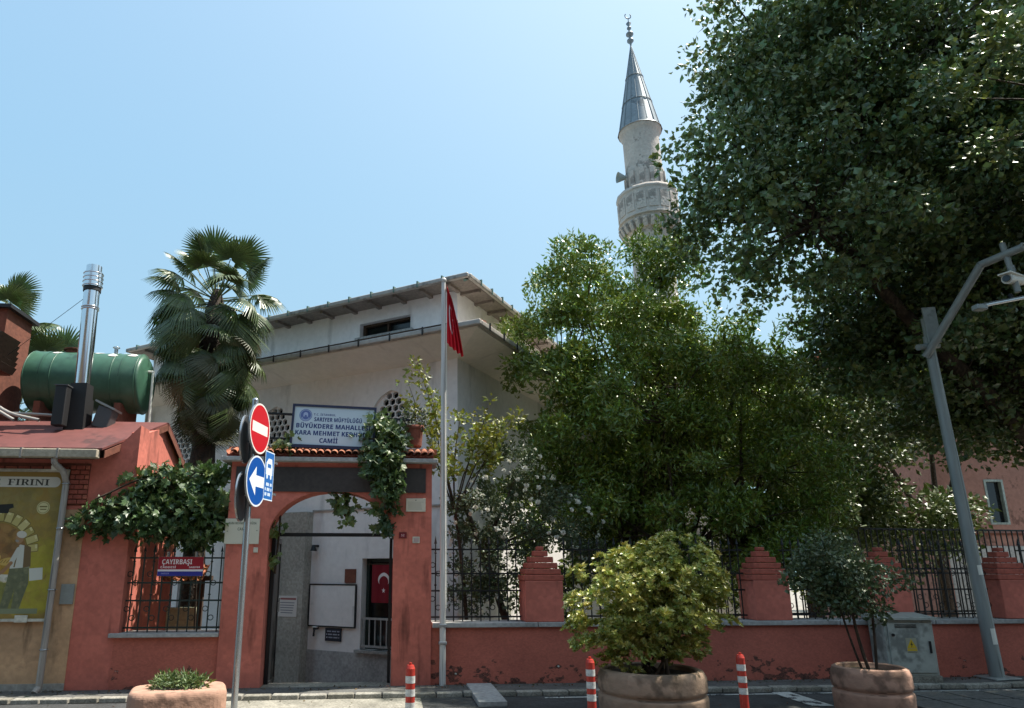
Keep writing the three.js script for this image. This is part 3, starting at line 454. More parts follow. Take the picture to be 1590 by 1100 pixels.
{
  const m = thing('mural_panel', 'painted mural of a baker at a stone oven in a pale frame', 'mural', [-6.62, 1.9, 0.03]);
  const W = 2.5, H = 1.94;
  mesh('panel', bx(-W / 2, W / 2, -H / 2, H / 2, -0.02, 0), M.ochre, m);
  mesh('print', board(W, H).translate(0, 0, 0.004), print(1290, 1000, (x, w, h) => {
    const blot = (n, x0, x1, y0, y1, cols, r0, r1, al) => { for (let i = 0; i < n; i++) { x.globalAlpha = al; x.fillStyle = cols[Math.floor(hash(i, 1, n) * cols.length)]; x.beginPath(); x.ellipse(x0 + (x1 - x0) * hash(i, 2, n), y0 + (y1 - y0) * hash(i, 3, n), r0 + (r1 - r0) * hash(i, 4, n), r0 + (r1 - r0) * hash(i, 5, n) * 0.7, hash(i, 6, n) * 3, 0, 7); x.fill(); } x.globalAlpha = 1; };
    x.fillStyle = '#967a3c'; x.fillRect(0, 0, w, h);
    blot(900, 0, w, 110, h, ['#9a8636', '#83702f', '#a08f3e', '#786a35', '#97803a'], 10, 60, 0.25); blot(260, 980, w, 480, 950, ['#a39b2c', '#948d2a', '#aca23a'], 14, 50, 0.3); blot(200, 0, w, 110, 330, ['#8a7b4a', '#968a58', '#7b6c3c'], 14, 60, 0.25);
    x.fillStyle = '#cfccc0'; x.beginPath(); x.roundRect(280, 34, 980, 74, 37); x.fill(); x.fillStyle = '#3c3b33'; fit(x, 'BÜYÜKDERE  FIRINI', 745, 73, 880, 62, 'bold', 'serif');
    const cx = 890, cy = 560;   // the oven mouth
    x.fillStyle = '#8d6a35'; x.beginPath(); x.arc(cx, cy, 200, Math.PI, 0); x.lineTo(cx + 200, 760); x.lineTo(cx - 200, 760); x.fill();
    x.save(); x.beginPath(); x.arc(cx, cy, 196, Math.PI, 0); x.lineTo(cx + 196, 760); x.lineTo(cx - 196, 760); x.clip(); blot(160, cx - 200, cx + 200, cy - 200, 640, ['#7c5a34', '#9a7444', '#8f5d33', '#6f5230', '#a27d45'], 12, 46, 0.4); blot(120, cx - 200, cx + 200, 620, 760, ['#b08a2e', '#a8802a', '#c09a3c'], 12, 40, 0.4); x.restore();
    for (const [bx0, by0, a0, b0] of [[-30, 40, 74, 30], [90, 62, 56, 26], [-120, 84, 50, 22]]) { x.fillStyle = '#c2a055'; x.beginPath(); x.ellipse(cx + bx0, cy + by0, a0, b0, -0.15, 0, 7); x.fill(); x.strokeStyle = '#8a6a30'; x.lineWidth = 5; for (let k = -2; k < 3; k++) { x.beginPath(); x.moveTo(cx + bx0 + k * 20 - 6, cy + by0 + 10); x.lineTo(cx + bx0 + k * 20 + 10, cy + by0 - 12); x.stroke(); } }
    for (let k = 0; k < 13; k++) { const a = Math.PI + (k + 0.5) * Math.PI / 13, hh = 66 + 22 * hash(k, 8, 1); x.save(); x.translate(cx + 246 * Math.cos(a), cy + 246 * Math.sin(a)); x.rotate(a + Math.PI / 2); x.fillStyle = ['#b7a968', '#c4b67a', '#a89a58', '#bcae70'][k % 4]; x.beginPath(); x.roundRect(-27, -hh / 2, 52, hh, 6); x.fill(); x.fillStyle = '#d0c48c'; x.fillRect(-22, -hh / 2 + 5, 26, 14); x.strokeStyle = '#6f6030'; x.lineWidth = 5; x.stroke(); x.restore(); }
    x.fillStyle = '#232520'; x.beginPath(); x.moveTo(868, 232); x.lineTo(960, 226); x.lineTo(968, 252); x.lineTo(940, 262); x.lineTo(936, 292); x.lineTo(876, 292); x.fill();
    x.fillStyle = '#c9c3b0'; x.beginPath(); x.moveTo(640, 742); x.lineTo(820, 700); x.lineTo(1040, 712); x.lineTo(1030, 752); x.lineTo(680, 772); x.fill();   // dough trough and table
    blot(60, 660, 1010, 712, 760, ['#dcd7c8', '#b5ae98', '#cfc9b8'], 6, 26, 0.4);
    x.fillStyle = '#7c7a3e'; x.fillRect(640, 764, 420, 190); blot(120, 640, 1060, 770, 950, ['#86843c', '#6e6c3a', '#908a46'], 10, 40, 0.35); x.fillStyle = '#9a965a'; x.fillRect(842, 766, 22, 190);
    x.fillStyle = '#c9c9bd'; x.beginPath(); x.moveTo(1128, 668); x.lineTo(1218, 662); x.lineTo(1226, 742); x.lineTo(1140, 752); x.fill();   // sack
    x.fillStyle = '#66684c'; x.beginPath(); x.moveTo(1000, 662); x.lineTo(1126, 652); x.lineTo(1136, 770); x.lineTo(1096, 940); x.lineTo(1048, 944); x.lineTo(1052, 800); x.lineTo(1022, 944); x.lineTo(968, 946); x.lineTo(990, 790); x.fill(); blot(50, 990, 1120, 670, 930, ['#575a44', '#777a5c', '#8b8a66'], 5, 20, 0.35);
    x.fillStyle = '#c4c3b6'; x.beginPath(); x.moveTo(1046, 506); x.lineTo(1112, 520); x.lineTo(1130, 660); x.lineTo(1000, 670); x.lineTo(1004, 590); x.fill(); x.fillStyle = '#6f5a3a'; x.beginPath(); x.moveTo(1076, 506); x.lineTo(1122, 524); x.lineTo(1136, 656); x.lineTo(1086, 664); x.fill(); x.strokeStyle = '#76623f'; x.lineWidth = 9; x.beginPath(); x.moveTo(1040, 520); x.lineTo(1028, 660); x.stroke();
    x.strokeStyle = '#c0bfb2'; x.lineWidth = 34; x.lineCap = 'round'; x.beginPath(); x.moveTo(1042, 540); x.lineTo(1008, 622); x.stroke(); x.strokeStyle = '#9a7350'; x.lineWidth = 24; x.beginPath(); x.moveTo(1004, 632); x.lineTo(958, 690); x.lineTo(930, 706); x.stroke();
    x.fillStyle = '#a07c58'; x.beginPath(); x.ellipse(1038, 464, 27, 37, 0.1, 0, 7); x.fill(); x.fillStyle = '#c8c2b2'; x.beginPath(); x.ellipse(1048, 438, 34, 24, 0.2, 0, 7); x.fill(); x.fillStyle = '#8e8a80'; x.beginPath(); x.ellipse(1024, 482, 13, 8, 0.3, 0, 7); x.fill();
    x.fillStyle = '#7d8264'; x.fillRect(930, 934, 290, 34); x.fillStyle = '#c9c08e'; x.beginPath(); x.arc(1166, 252, 44, 0, 7); x.fill(); x.strokeStyle = '#8a8048'; x.lineWidth = 4; x.beginPath(); x.arc(1166, 252, 37, 0, 7); x.stroke(); x.fillStyle = '#6f6535'; x.fillRect(1140, 240, 52, 9); x.fillRect(1146, 260, 42, 7);
  }, { roughness: 0.75 }), m);
  mesh('frame', [bx(-W / 2 - 0.04, W / 2 + 0.04, H / 2, H / 2 + 0.04, -0.02, 0.03), bx(-W / 2 - 0.04, W / 2 + 0.04, -H / 2 - 0.035, -H / 2, -0.02, 0.03), bx(W / 2, W / 2 + 0.035, -H / 2, H / 2, -0.02, 0.03), bx(-W / 2 - 0.035, -W / 2, -H / 2, H / 2, -0.02, 0.03)], M.cream, m);
  tag(mesh('name_card', bx(-0.08, 0.08, -0.045, 0.045, -0.006, 0.006, 0.002), M.cream, null, [-5.68, 0.93, 0.068]), 'small white card stuck under the mural frame', 'card');
  tag(mesh('utility_cover', bx(-0.085, 0.085, -0.13, 0.13, -0.01, 0.015, 0.004), M.galvPaint, null, [-5.16, 1.24, 0.012]), 'pale grey cover plate beside the drainpipe on the ochre wall', 'cover');
  const fl = thing('floodlight', 'small white floodlight under the bakery gutter', 'floodlight', [-5.48, 2.93, 0.1]);
  mesh('housing', at(bx(-0.055, 0.055, -0.035, 0.035, -0.04, 0.04, 0.01), 0, 0, 0, 0.4), M.camWhite, fl); mesh('bracket', rod(V(0, 0, -0.1), V(0, 0, -0.02), 0.012), M.galv, fl);
}
// flue, hopper, tank, vent on the bakery roof
{
  const f = thing('flue', 'shiny stainless steel flue pipe rising from the bakery roof', 'chimney', [-5.62, 3.6, -0.7]);
  mesh('base_box', [bx(-0.15, 0.13, -0.04, 0.5, -0.15, 0.15), bx(-0.12, 0.12, 0.5, 0.72, -0.12, 0.12)], M.dark, f);
  mesh('pipe', [at(cyl(0.115, 0.115, 1.25, 28), 0, 0.7, 0), at(cyl(0.115, 0.115, 0.7, 28), 0, 1.985, 0)], M.steel, f); f.rotation.z = 0.028;
  for (const y of [1.95, 1.985]) mesh('joint_band', at(new THREE.TorusGeometry(0.118, 0.012, 6, 28), 0, y, 0, Math.PI / 2), M.steel, f);
  const cap = mesh('cap', [at(cyl(0.14, 0.14, 0.25, 28), 0, 2.32, 0)], M.steel, f);
  mesh('cap_neck', at(cyl(0.13, 0.13, 0.07, 24), 0, 2.252, 0), M.dark, cap);
  for (let i = 0; i < 4; i++) mesh('cap_ring', at(new THREE.TorusGeometry(0.142, 0.008, 5, 28), 0, 2.34 + i * 0.07, 0, Math.PI / 2), M.steel, cap);
  mesh('guy_wire', rod(V(-0.1, 2.15, 0), V(-2.2, 0.4, -0.2), 0.004, 0.004, 5), M.iron, f);
  const h = thing('fan_housing', 'grey sheet metal fan housing beside the flue', 'fan housing', [-5.28, 3.78, -0.8]);
  mesh('body', at(bx(-0.13, 0.11, -0.14, 0.2, -0.12, 0.12, 0.02), 0, 0, 0, 0, 0, -0.25), M.darkBack, h); mesh('hood', at(bx(-0.16, 0.17, 0, 0.03, -0.15, 0.15), 0.02, 0.21, 0, 0, 0, -0.45), M.galvPaint, h);
  const c = thing('junction_box', 'black box fixed to the foot of the flue', 'box', [-5.78, 4.02, -0.46]); mesh('body', bx(-0.1, 0.07, -0.4, 0.2, -0.08, 0.08, 0.015), M.dark, c); mesh('lid', bx(-0.11, 0.08, 0.202, 0.22, -0.09, 0.09), M.darkBack, c);
}
{
  const t = thing('oil_tank', 'green horizontal metal tank with flaking white top on the bakery roof', 'tank', [-5.98, 4.62, -1.75]);
  const R = 0.51, L = 0.87;
  const pr = [[0.001, -L - 0.1], [R * 0.5, -L - 0.085], [R * 0.85, -L - 0.045], [R, -L], [R, L], [R * 0.85, L + 0.045], [R * 0.5, L + 0.085], [0.001, L + 0.1]];
  const g = new THREE.LatheGeometry(pr.map(q => new THREE.Vector2(...q)), 40).rotateZ(-Math.PI / 2);
  mesh('shell', uvm(g), M.tank, t); t.rotation.y = 0.02;
  for (const x of [-0.86, -0.45, 0.05, 0.48, 0.86]) mesh('weld_ring', at(new THREE.TorusGeometry(R + 0.002, 0.009, 6, 40), x, 0, 0, 0, Math.PI / 2), M.tank, t);
  // flakes of white paint lifting off the crown
  for (let i = 0; i < 46; i++) { const a = rr(-0.55, 0.75) - 0.05, x = rr(-0.2, 0.84) - (i % 6 === 0 ? 0.6 : 0), s = rr(0.015, 0.07), g2 = new THREE.CircleGeometry(s, 6); const p = g2.attributes.position; for (let k = 0; k < p.count; k++) p.setXYZ(k, p.getX(k) * rr(0.7, 1.6), p.getY(k) * rr(0.5, 1.1), 0); g2.rotateX(-Math.PI / 2); g2.translate(0, R + 0.006, 0); g2.rotateX(a); g2.translate(x, 0, 0); g2.computeVertexNormals(); mesh('paint_flake', g2, M.camWhite, t); }
  mesh('manhole', [at(cyl(0.16, 0.16, 0.07, 20), -0.3, R - 0.03, 0), at(cyl(0.19, 0.19, 0.02, 20), -0.3, R + 0.04, 0)], M.rust, t); mesh('valve', [at(cyl(0.03, 0.03, 0.14, 10), 0.35, R - 0.02, 0), at(new THREE.TorusGeometry(0.05, 0.01, 5, 12), 0.35, R + 0.13, 0, Math.PI / 2)], M.galv, t); for (const x of [-0.62, 0.62]) mesh('strap', at(new THREE.CylinderGeometry(R + 0.007, R + 0.007, 0.05, 40, 1, true), x, 0, 0, 0, 0, Math.PI / 2), M.tank, t);
  for (const x of [-0.62, 0.62]) mesh('saddle', [bx(x - 0.05, x + 0.05, -1.12, -0.42, -0.4, 0.4)], M.rust, t);
  mesh('sight_pipe', [rod(V(1.05, -0.75, 0.1), V(1.03, 0.2, 0.1), 0.022), rod(V(0.88, 0.2, 0.1), V(1.05, 0.2, 0.1), 0.022)], M.camWhite, t);
}
{
  const v = thing('vent_box', 'brown louvred ventilation box on a red chimney stack', 'vent', [-7.5, 3.3, -1.0]);
  mesh('stack', bx(-0.9, 0.36, 0, 2.38, -0.9, -0.12), M.rust, v); mesh('cap', bx(-1, 0.44, 2.38, 2.44, -0.98, -0.04), M.dark, v);
  mesh('box', bx(-0.9, 0.58, 1.24, 1.8, -0.1, 0.5), M.rust, v);
  for (let i = 0; i < 6; i++) mesh('louvre', at(bx(-0.012, 0.012, -0.06, 0.06, -0.28, 0.28), 0.62, 1.3 + i * 0.09, 0.2, 0, 0, -0.5), M.wood, v);
  const p = thing('roof_pipes', 'grey conduit pipes lying across the bakery roof sheets', 'pipe', [-6.2, 3.55, -0.4]);
  mesh('conduit', tube([V(-1.6, 0.9, -0.4), V(-0.8, 0.55, -0.2), V(-0.3, 0.25, 0), V(0.2, 0.12, 0.1)], 0.025), M.gutter, p); mesh('conduit', tube([V(-1.4, 0.62, -0.1), V(-0.6, 0.36, 0.1), V(-0.1, 0.1, 0.2)], 0.022), M.gutter, p); mesh('conduit', tube([V(-1.5, 0.32, -0.3), V(0, 0.3, -0.35), V(0.3, 0.28, -0.35)], 0.022), M.gutter, p);
  mesh('prop', bx(-0.92, -0.88, -0.25, 0.3, 0.1, 0.14), M.galvPaint, p);
}

// ---------------------------------------------------------------- background houses
{
  const h = thing('pink_house', 'salmon pink rendered house with one narrow shuttered window behind the trees', 'house', [17.45, -0.65, -11.5], -0.06);
  const s = new THREE.Shape(); s.moveTo(0, 0); s.lineTo(12, 0); s.lineTo(12, 11); s.lineTo(0, 11); s.closePath(); s.holes.push(rectPath(1.62, 2.28, 3.6, 5.1)); s.holes.push(rectPath(5.6, 6.3, 3.6, 5.1));
  mesh('wall', ext(s, 0.3).translate(0, 0, -0.3), M.pinkWall, h); mesh('wall', bx(0, 0.3, 0, 11, -9, -0.302), M.pinkWall, h); mesh('roof', bx(-0.4, 12.4, 11, 11.25, -9, 0.4), M.tile, h);
  mesh('string_course', bx(0, 12, 3.25, 3.33, 0.002, 0.04), M.rust, h);
  for (const x of [1.62, 5.6]) { const w = mesh('window', [bx(x, x + 0.07, 3.6, 5.1, -0.12, 0.02), bx(x + 0.59, x + 0.66, 3.6, 5.1, -0.12, 0.02), bx(x + 0.07, x + 0.59, 5.03, 5.1, -0.12, 0.02), bx(x + 0.07, x + 0.59, 3.6, 3.67, -0.12, 0.02)], M.shutter, h); mesh('pane', bx(x + 0.05, x + 0.61, 3.65, 5.05, -0.16, -0.13), M.glass, w); }
  mesh('plinth', bx(0, 12, 0, 2.9, 0.002, 0.05), M.dado, h);
  const g = thing('garden_wall', 'pale green sunlit garden wall glimpsed beneath the trees', 'wall', [8.0, -0.65, -10.5], 0.95);
  mesh('wall', bx(-0.5, 6, 0, 3.1, -0.25, 0), M.paleWall, g); mesh('coping', bx(-0.55, 6.05, 3.1, 3.16, -0.3, 0.05), M.coping, g);
}

// ---------------------------------------------------------------- houses on the other side of the street, behind the viewer; they close the street canyon
{
  const house = (x0, x1, h, mat, label) => {
    const o = thing('street_house', label, 'house', [0, 0, 17], 0, 'houses across the street');
    const s = new THREE.Shape(); s.moveTo(x0, -0.1); s.lineTo(x1, -0.1); s.lineTo(x1, h); s.lineTo(x0, h); s.closePath(); const n = Math.max(2, Math.floor((x1 - x0) / 2.6)), st = Math.floor((h - 0.6) / 3), w = (x1 - x0) / n;
    for (let f = 0; f < st; f++) for (let i = 0; i < n; i++) { const cx = x0 + (i + 0.5) * w, y = 0.9 + f * 3; s.holes.push(rectPath(cx - 0.55, cx + 0.55, y, y + 1.6)); const g = mesh('window', [bx(cx - 0.55, cx - 0.48, y, y + 1.6, 0.1, 0.18), bx(cx + 0.48, cx + 0.55, y, y + 1.6, 0.1, 0.18), bx(cx - 0.48, cx + 0.48, y + 1.53, y + 1.6, 0.1, 0.18)], M.cream, o); mesh('pane', bx(cx - 0.5, cx + 0.5, y, y + 1.55, 0.2, 0.22), M.glass, g); }
    mesh('wall', ext(s, 0.3), mat, o); mesh('wall', bx(x0, x1, -0.1, h, 0.302, 9), mat, o); mesh('roof', bx(x0 - 0.3, x1 + 0.3, h, h + 0.25, -0.5, 9.3), M.tile, o);
  };
  house(-30, -16.1, 10, M.cream, 'cream three storey house across the street from the bakery'); house(-16, -4.6, 12.6, M.ochre, 'tall ochre house across the street from the gate'); house(-4.5, 8.4, 10, M.pinkWall, 'brick red house across the street from the planters'); house(8.5, 19, 12.6, M.cream, 'tall cream house across the street from the camera pole'); house(19.1, 32, 10, M.ochre, 'lower ochre house across the street beyond the trees');
}

// ---------------------------------------------------------------- foliage
const leafMat = (r, g, b, tr = 0.35, rough = 0.55) => new THREE.MeshPhysicalMaterial({ color: lin(r, g, b), roughness: rough, transmission: Math.min(0.6, tr * 1.35), thickness: 0, side: THREE.DoubleSide, vertexColors: true });
// one folded leaf of four faces, its stalk at the origin, pointing along +y
function leafPos(L, W, fold) { const a = [0, 0, 0], l = [-W / 2, L * 0.45, fold], r = [W / 2, L * 0.45, fold], m = [0, L * 0.5, 0], t = [0, L, -fold * 0.8]; return [a, m, l, l, m, t, a, r, m, m, r, t].flat(); }
function lobedPos(L, W, fold) { const P = [[0, 0, 0], [-W * 0.3, -L * 0.08, fold], [-W * 0.5, L * 0.3, fold * 1.5], [-W * 0.3, L * 0.42, fold], [-W * 0.38, L * 0.75, fold], [-W * 0.14, L * 0.72, 0.3 * fold], [0, L, -fold], [W * 0.14, L * 0.72, 0.3 * fold], [W * 0.38, L * 0.75, fold], [W * 0.3, L * 0.42, fold], [W * 0.5, L * 0.3, fold * 1.5], [W * 0.3, -L * 0.08, fold]], c = [0, L * 0.3, 0], o = []; for (let i = 0; i < P.length; i++) o.push(...c, ...P[(i + 1) % P.length], ...P[i]); return o; }
function packLeaves(list) {   // list of {pos, m, c}
  const n = list.reduce((s, l) => s + l.pos.length, 0), P = new Float32Array(n), C = new Float32Array(n); let k = 0; const v = V();
  for (const l of list) for (let i = 0; i < l.pos.length; i += 3) { v.set(l.pos[i], l.pos[i + 1], l.pos[i + 2]).applyMatrix4(l.m); P[k] = v.x; P[k + 1] = v.y; P[k + 2] = v.z; C[k] = l.c[0]; C[k + 1] = l.c[1]; C[k + 2] = l.c[2]; k += 3; }
  const g = new THREE.BufferGeometry(); g.setAttribute('position', new THREE.BufferAttribute(P, 3)); g.setAttribute('color', new THREE.BufferAttribute(C, 3)); g.computeVertexNormals(); return g;
}
const orient = (p, dir, roll, s = 1) => { const q = new THREE.Quaternion().setFromUnitVectors(V(0, 1, 0), dir.clone().normalize()); q.multiply(new THREE.Quaternion().setFromAxisAngle(V(0, 1, 0), roll)); return new THREE.Matrix4().compose(p, q, V(s, s, s)); };
const rdir = (up = 0) => { let v; do { v = V(rr(-1, 1), rr(-1, 1), rr(-1, 1)); } while (v.lengthSq() > 1 || v.lengthSq() < 0.01); v.normalize(); v.y += up; return v.normalize(); };
const tint = (h = 0.12) => { const k = rr(1 - h * 1.6, 1 + h * 1.2), y = rr(-h, h); return [k * (1 + y), k * (1 + y * 0.2), k * (1 - y * 0.8)]; };
// a spray of leaves about a twig
function spray(n, R, L, W, o = {}) {
  const list = [];
  for (let i = 0; i < n; i++) { const d = rdir(o.up || 0), p = d.clone().multiplyScalar(R * Math.cbrt(rnd())); if (o.flat) p.y *= o.flat; const dir = d.clone().add(rdir().multiplyScalar(0.8)).add(V(0, o.lift || 0, 0)); list.push({ pos: (o.lobed ? lobedPos : leafPos)(L * rr(0.6, 1.3), W * rr(0.65, 1.25), L * rr(0.05, 0.2)), m: orient(p, dir, rr(0, 6.28)), c: tint(o.h || 0.14) }); }
  return packLeaves(list);
}
// an upright shoot with leaves set round it
function shoot(n, H, L, W, o = {}) {
  const list = [];
  for (let i = 0; i < n; i++) { const t = i / n, a = i * 2.4 + rr(-0.4, 0.4), out = V(Math.cos(a), rr(0.7, 1.6), Math.sin(a)); list.push({ pos: leafPos(L * rr(0.75, 1.15), W * rr(0.8, 1.2), L * 0.12), m: orient(V(rr(-0.03, 0.03), t * H, rr(-0.03, 0.03)), out, rr(-0.5, 0.5) + Math.PI / 2), c: tint(o.h || 0.14) }); }
  return packLeaves(list);
}
const dummy = new THREE.Object3D();
function leafCopies(name, geo, mat, places, parent) {   // places: {p, s, up?}; all leaves of a crown joined into one mesh
  const P = geo.attributes.position.array, N = geo.attributes.normal.array, C = geo.attributes.color.array, n = P.length, m = places.length;
  const op = new Float32Array(n * m), on = new Float32Array(n * m), oc = new Float32Array(n * m); let k = 0; const e = new THREE.Matrix4();
  for (const q of places) {
    dummy.position.set(0, 0, 0); if (q.up) { dummy.quaternion.setFromUnitVectors(V(0, 1, 0), q.up.clone().normalize()); dummy.rotateY(rr(0, 6.28)); } else dummy.rotation.set(rr(0, 6.28), rr(0, 6.28), rr(0, 6.28));
    e.makeRotationFromQuaternion(dummy.quaternion); const E = e.elements, t = rr(0.8, 1.18), cr = t * rr(0.9, 1.14), cg = t, cb = t * rr(0.8, 1.05);
    for (let i = 0; i < n; i += 3, k += 3) {
      const x = P[i] * q.s, y = P[i + 1] * q.s, z = P[i + 2] * q.s, a = N[i], b = N[i + 1], c = N[i + 2];
      op[k] = E[0] * x + E[4] * y + E[8] * z + q.p.x; op[k + 1] = E[1] * x + E[5] * y + E[9] * z + q.p.y; op[k + 2] = E[2] * x + E[6] * y + E[10] * z + q.p.z;
      on[k] = E[0] * a + E[4] * b + E[8] * c; on[k + 1] = E[1] * a + E[5] * b + E[9] * c; on[k + 2] = E[2] * a + E[6] * b + E[10] * c;
      oc[k] = C[i] * cr; oc[k + 1] = C[i + 1] * cg; oc[k + 2] = C[i + 2] * cb;
    }
  }
  const g = new THREE.BufferGeometry(); g.setAttribute('position', new THREE.BufferAttribute(op, 3)); g.setAttribute('normal', new THREE.BufferAttribute(on, 3)); g.setAttribute('color', new THREE.BufferAttribute(oc, 3));
  const o = new THREE.Mesh(g, mat); o.name = name; o.userData.kind = 'stuff'; parent.add(o); return o;
}
// boughs set over the skins of ellipsoids, each a flattened clump of sprays; gaps stay between them
function boughs(blobs, per, rB, sprays, o = {}) {
  const pl = [], forks = [];
  blobs.forEach(b => {
    const m = Math.round(per * (b[3] * b[4] + b[4] * b[5] + b[3] * b[5]) / 3), cs = []; let tries = 0;
    while (cs.length < m && tries++ < m * 30) {
      const d = rdir(), k = rnd() < 0.72 ? rr(0.78, 1.08) : rr(0.25, 0.75), c = V(b[0] + d.x * b[3] * k, b[1] + d.y * b[4] * k, b[2] + d.z * b[5] * k);
      if (cs.some(q => q.distanceTo(c) < rB * (o.gap || 0.95))) continue; cs.push(c);
      const R = rB * rr(0.65, 1.25), fl = o.flat || 0.55, lean = V(d.x, d.y * 0.5 + 0.25, d.z);
      forks.push([V(b[0], b[1] - b[4] * 0.25, b[2]), c.clone(), o.twig || 0.03, 0.006]);
      const n = Math.round(sprays * R * R / (rB * rB));
      for (let i = 0; i < n; i++) { const e = rdir(0.25), q = Math.cbrt(rr(0.08, 1)); const p = V(c.x + e.x * R * q, c.y + e.y * R * fl * q - 0.18 * R * q * q, c.z + e.z * R * q); pl.push({ p, s: (o.size || 1) * rr(0.7, 1.25), up: o.up ? V(lean.x * 0.7 + e.x * 0.6, rr(0.7, 1.3), lean.z * 0.7 + e.z * 0.6) : null }); }
    }
  });
  return { pl, forks };
}
// places spread through a set of ellipsoids, denser near their skins, in clumps
function fill(blobs, n, size, o = {}) {
  const out = [], vol = blobs.map(b => b[3] * b[4] + b[4] * b[5] + b[3] * b[5]), tot = vol.reduce((a, b) => a + b, 0); const f = o.freq || 1.1, th = o.th ?? -0.05;
  blobs.forEach((b, i) => {
    const m = Math.round(n * vol[i] / tot); let made = 0, tries = 0;
    while (made < m && tries++ < m * 12) {
      const d = rdir(), r = 1 - Math.pow(rnd(), o.skin || 1.6) * 0.75, lump = 1 + 0.22 * noise3.noise(d.x * 2.2 + i * 7, d.y * 2.2, d.z * 2.2);
      const p = V(b[0] + d.x * b[3] * r * lump, b[1] + d.y * b[4] * r * lump, b[2] + d.z * b[5] * r * lump);
      if (noise3.noise(p.x * f + 31, p.y * f, p.z * f) < th) continue; if (o.keep && !o.keep(p)) continue;
      out.push({ p, s: size * rr(0.75, 1.25), up: o.up ? V(d.x * 0.55, rr(0.6, 1.2), d.z * 0.55) : null }); made++;
    }
  });
  return out;
}
// trunk and limbs reaching into the crown
function limbs(base, r0, forks, mat, name, parent) {
  const g = []; const grow = (a, b, ra, rb) => { const mid = a.clone().lerp(b, 0.5).add(V(rr(-0.08, 0.08), rr(-0.04, 0.08), rr(-0.08, 0.08)).multiplyScalar(a.distanceTo(b) * 0.7)); const n = 5, c = new THREE.QuadraticBezierCurve3(a, mid, b); let q = a; for (let i = 1; i <= n; i++) { const p = c.getPoint(i / n); g.push(rod(q, p, ra + (rb - ra) * (i - 1) / n, ra + (rb - ra) * i / n, 8)); q = p; } };
  for (const f of forks) grow(f[0], f[1], f[2], f[3]);
  return mesh(name, g.map(uvm), mat, parent);
}

// --- big linden over the street
{
  const t = thing('linden_tree', 'huge dark broadleaf tree towering over the wall and camera pole', 'tree', [0, 0, 0]);
  const CP = camera.position, blobs = [[8.4, 9.5, -3.2, 3.0, 1.85, 2.8], [10.2, 12.6, -3.6, 3.4, 3.2, 3.2], [12.6, 9.8, -2.6, 3.6, 3.4, 3.4], [10.1, 6.4, -3.4, 1.7, 1.5, 1.9], [12.6, 15.4, -3.4, 4.2, 3.6, 3.6], [14.8, 6.8, -3.2, 3.4, 2.6, 3.0], [11.3, 6.6, -2.4, 2.4, 1.6, 2.2], [7.75, 10.7, -3.3, 1.75, 1.5, 1.8], [9.7, 7.3, -3.5, 1.5, 1.1, 1.8], [8.6, 14.4, -4, 1.9, 2.2, 1.9], [16.4, 11, -3.6, 3.6, 4, 3.4], [12.2, 5.4, -4.2, 2.2, 1.3, 1.8], [13.6, 4.9, -3.6, 1.8, 1.0, 1.6], [10.4, 9.6, -2.0, 2.4, 2.6, 1.8]].map(b => { const near = b[1] > 14 || (b[1] > 8.5 && b[0] < 10.3) ? 0.74 : 0.88; return [CP.x + (b[0] - CP.x) * near, CP.y + (b[1] - CP.y) * near, CP.z + (b[2] - CP.z) * near, b[3] * near, b[4] * near, b[5] * near * 0.64]; }); blobs.push([11.6, 5.2, -1.6, 1.5, 1.0, 1.2], [13.2, 5.6, -1.2, 1.8, 1.2, 1.4], [9.4, 8.2, 2.6, 2.2, 1.5, 1.7], [11.6, 9.4, 1.8, 2.2, 2.0, 2.0]);
  const T = V(12.3, -0.65, -2.0), f1 = V(12.0, 3.4, -1.9), bo = boughs(blobs, 10.5, 0.62, 24, { flat: 0.5, gap: 0.85 });
  limbs(T, 0.4, [[T, f1, 0.42, 0.32], ...blobs.map(b => [f1, V(b[0], b[1], b[2]), 0.2, 0.05]), ...bo.forks], M.bark, 'trunk', t);
  const lm = leafMat(0.15, 0.215, 0.07, 0.34, 0.4);
  leafCopies('crown', spray(16, 0.23, 0.125, 0.108, { lift: 0.3, h: 0.26 }), lm, bo.pl.filter((_, i) => i % 3), t); leafCopies('crown', spray(20, 0.26, 0.095, 0.075, { lift: 0.3, h: 0.26 }), lm, bo.pl.filter((_, i) => i % 3 === 0), t);
}
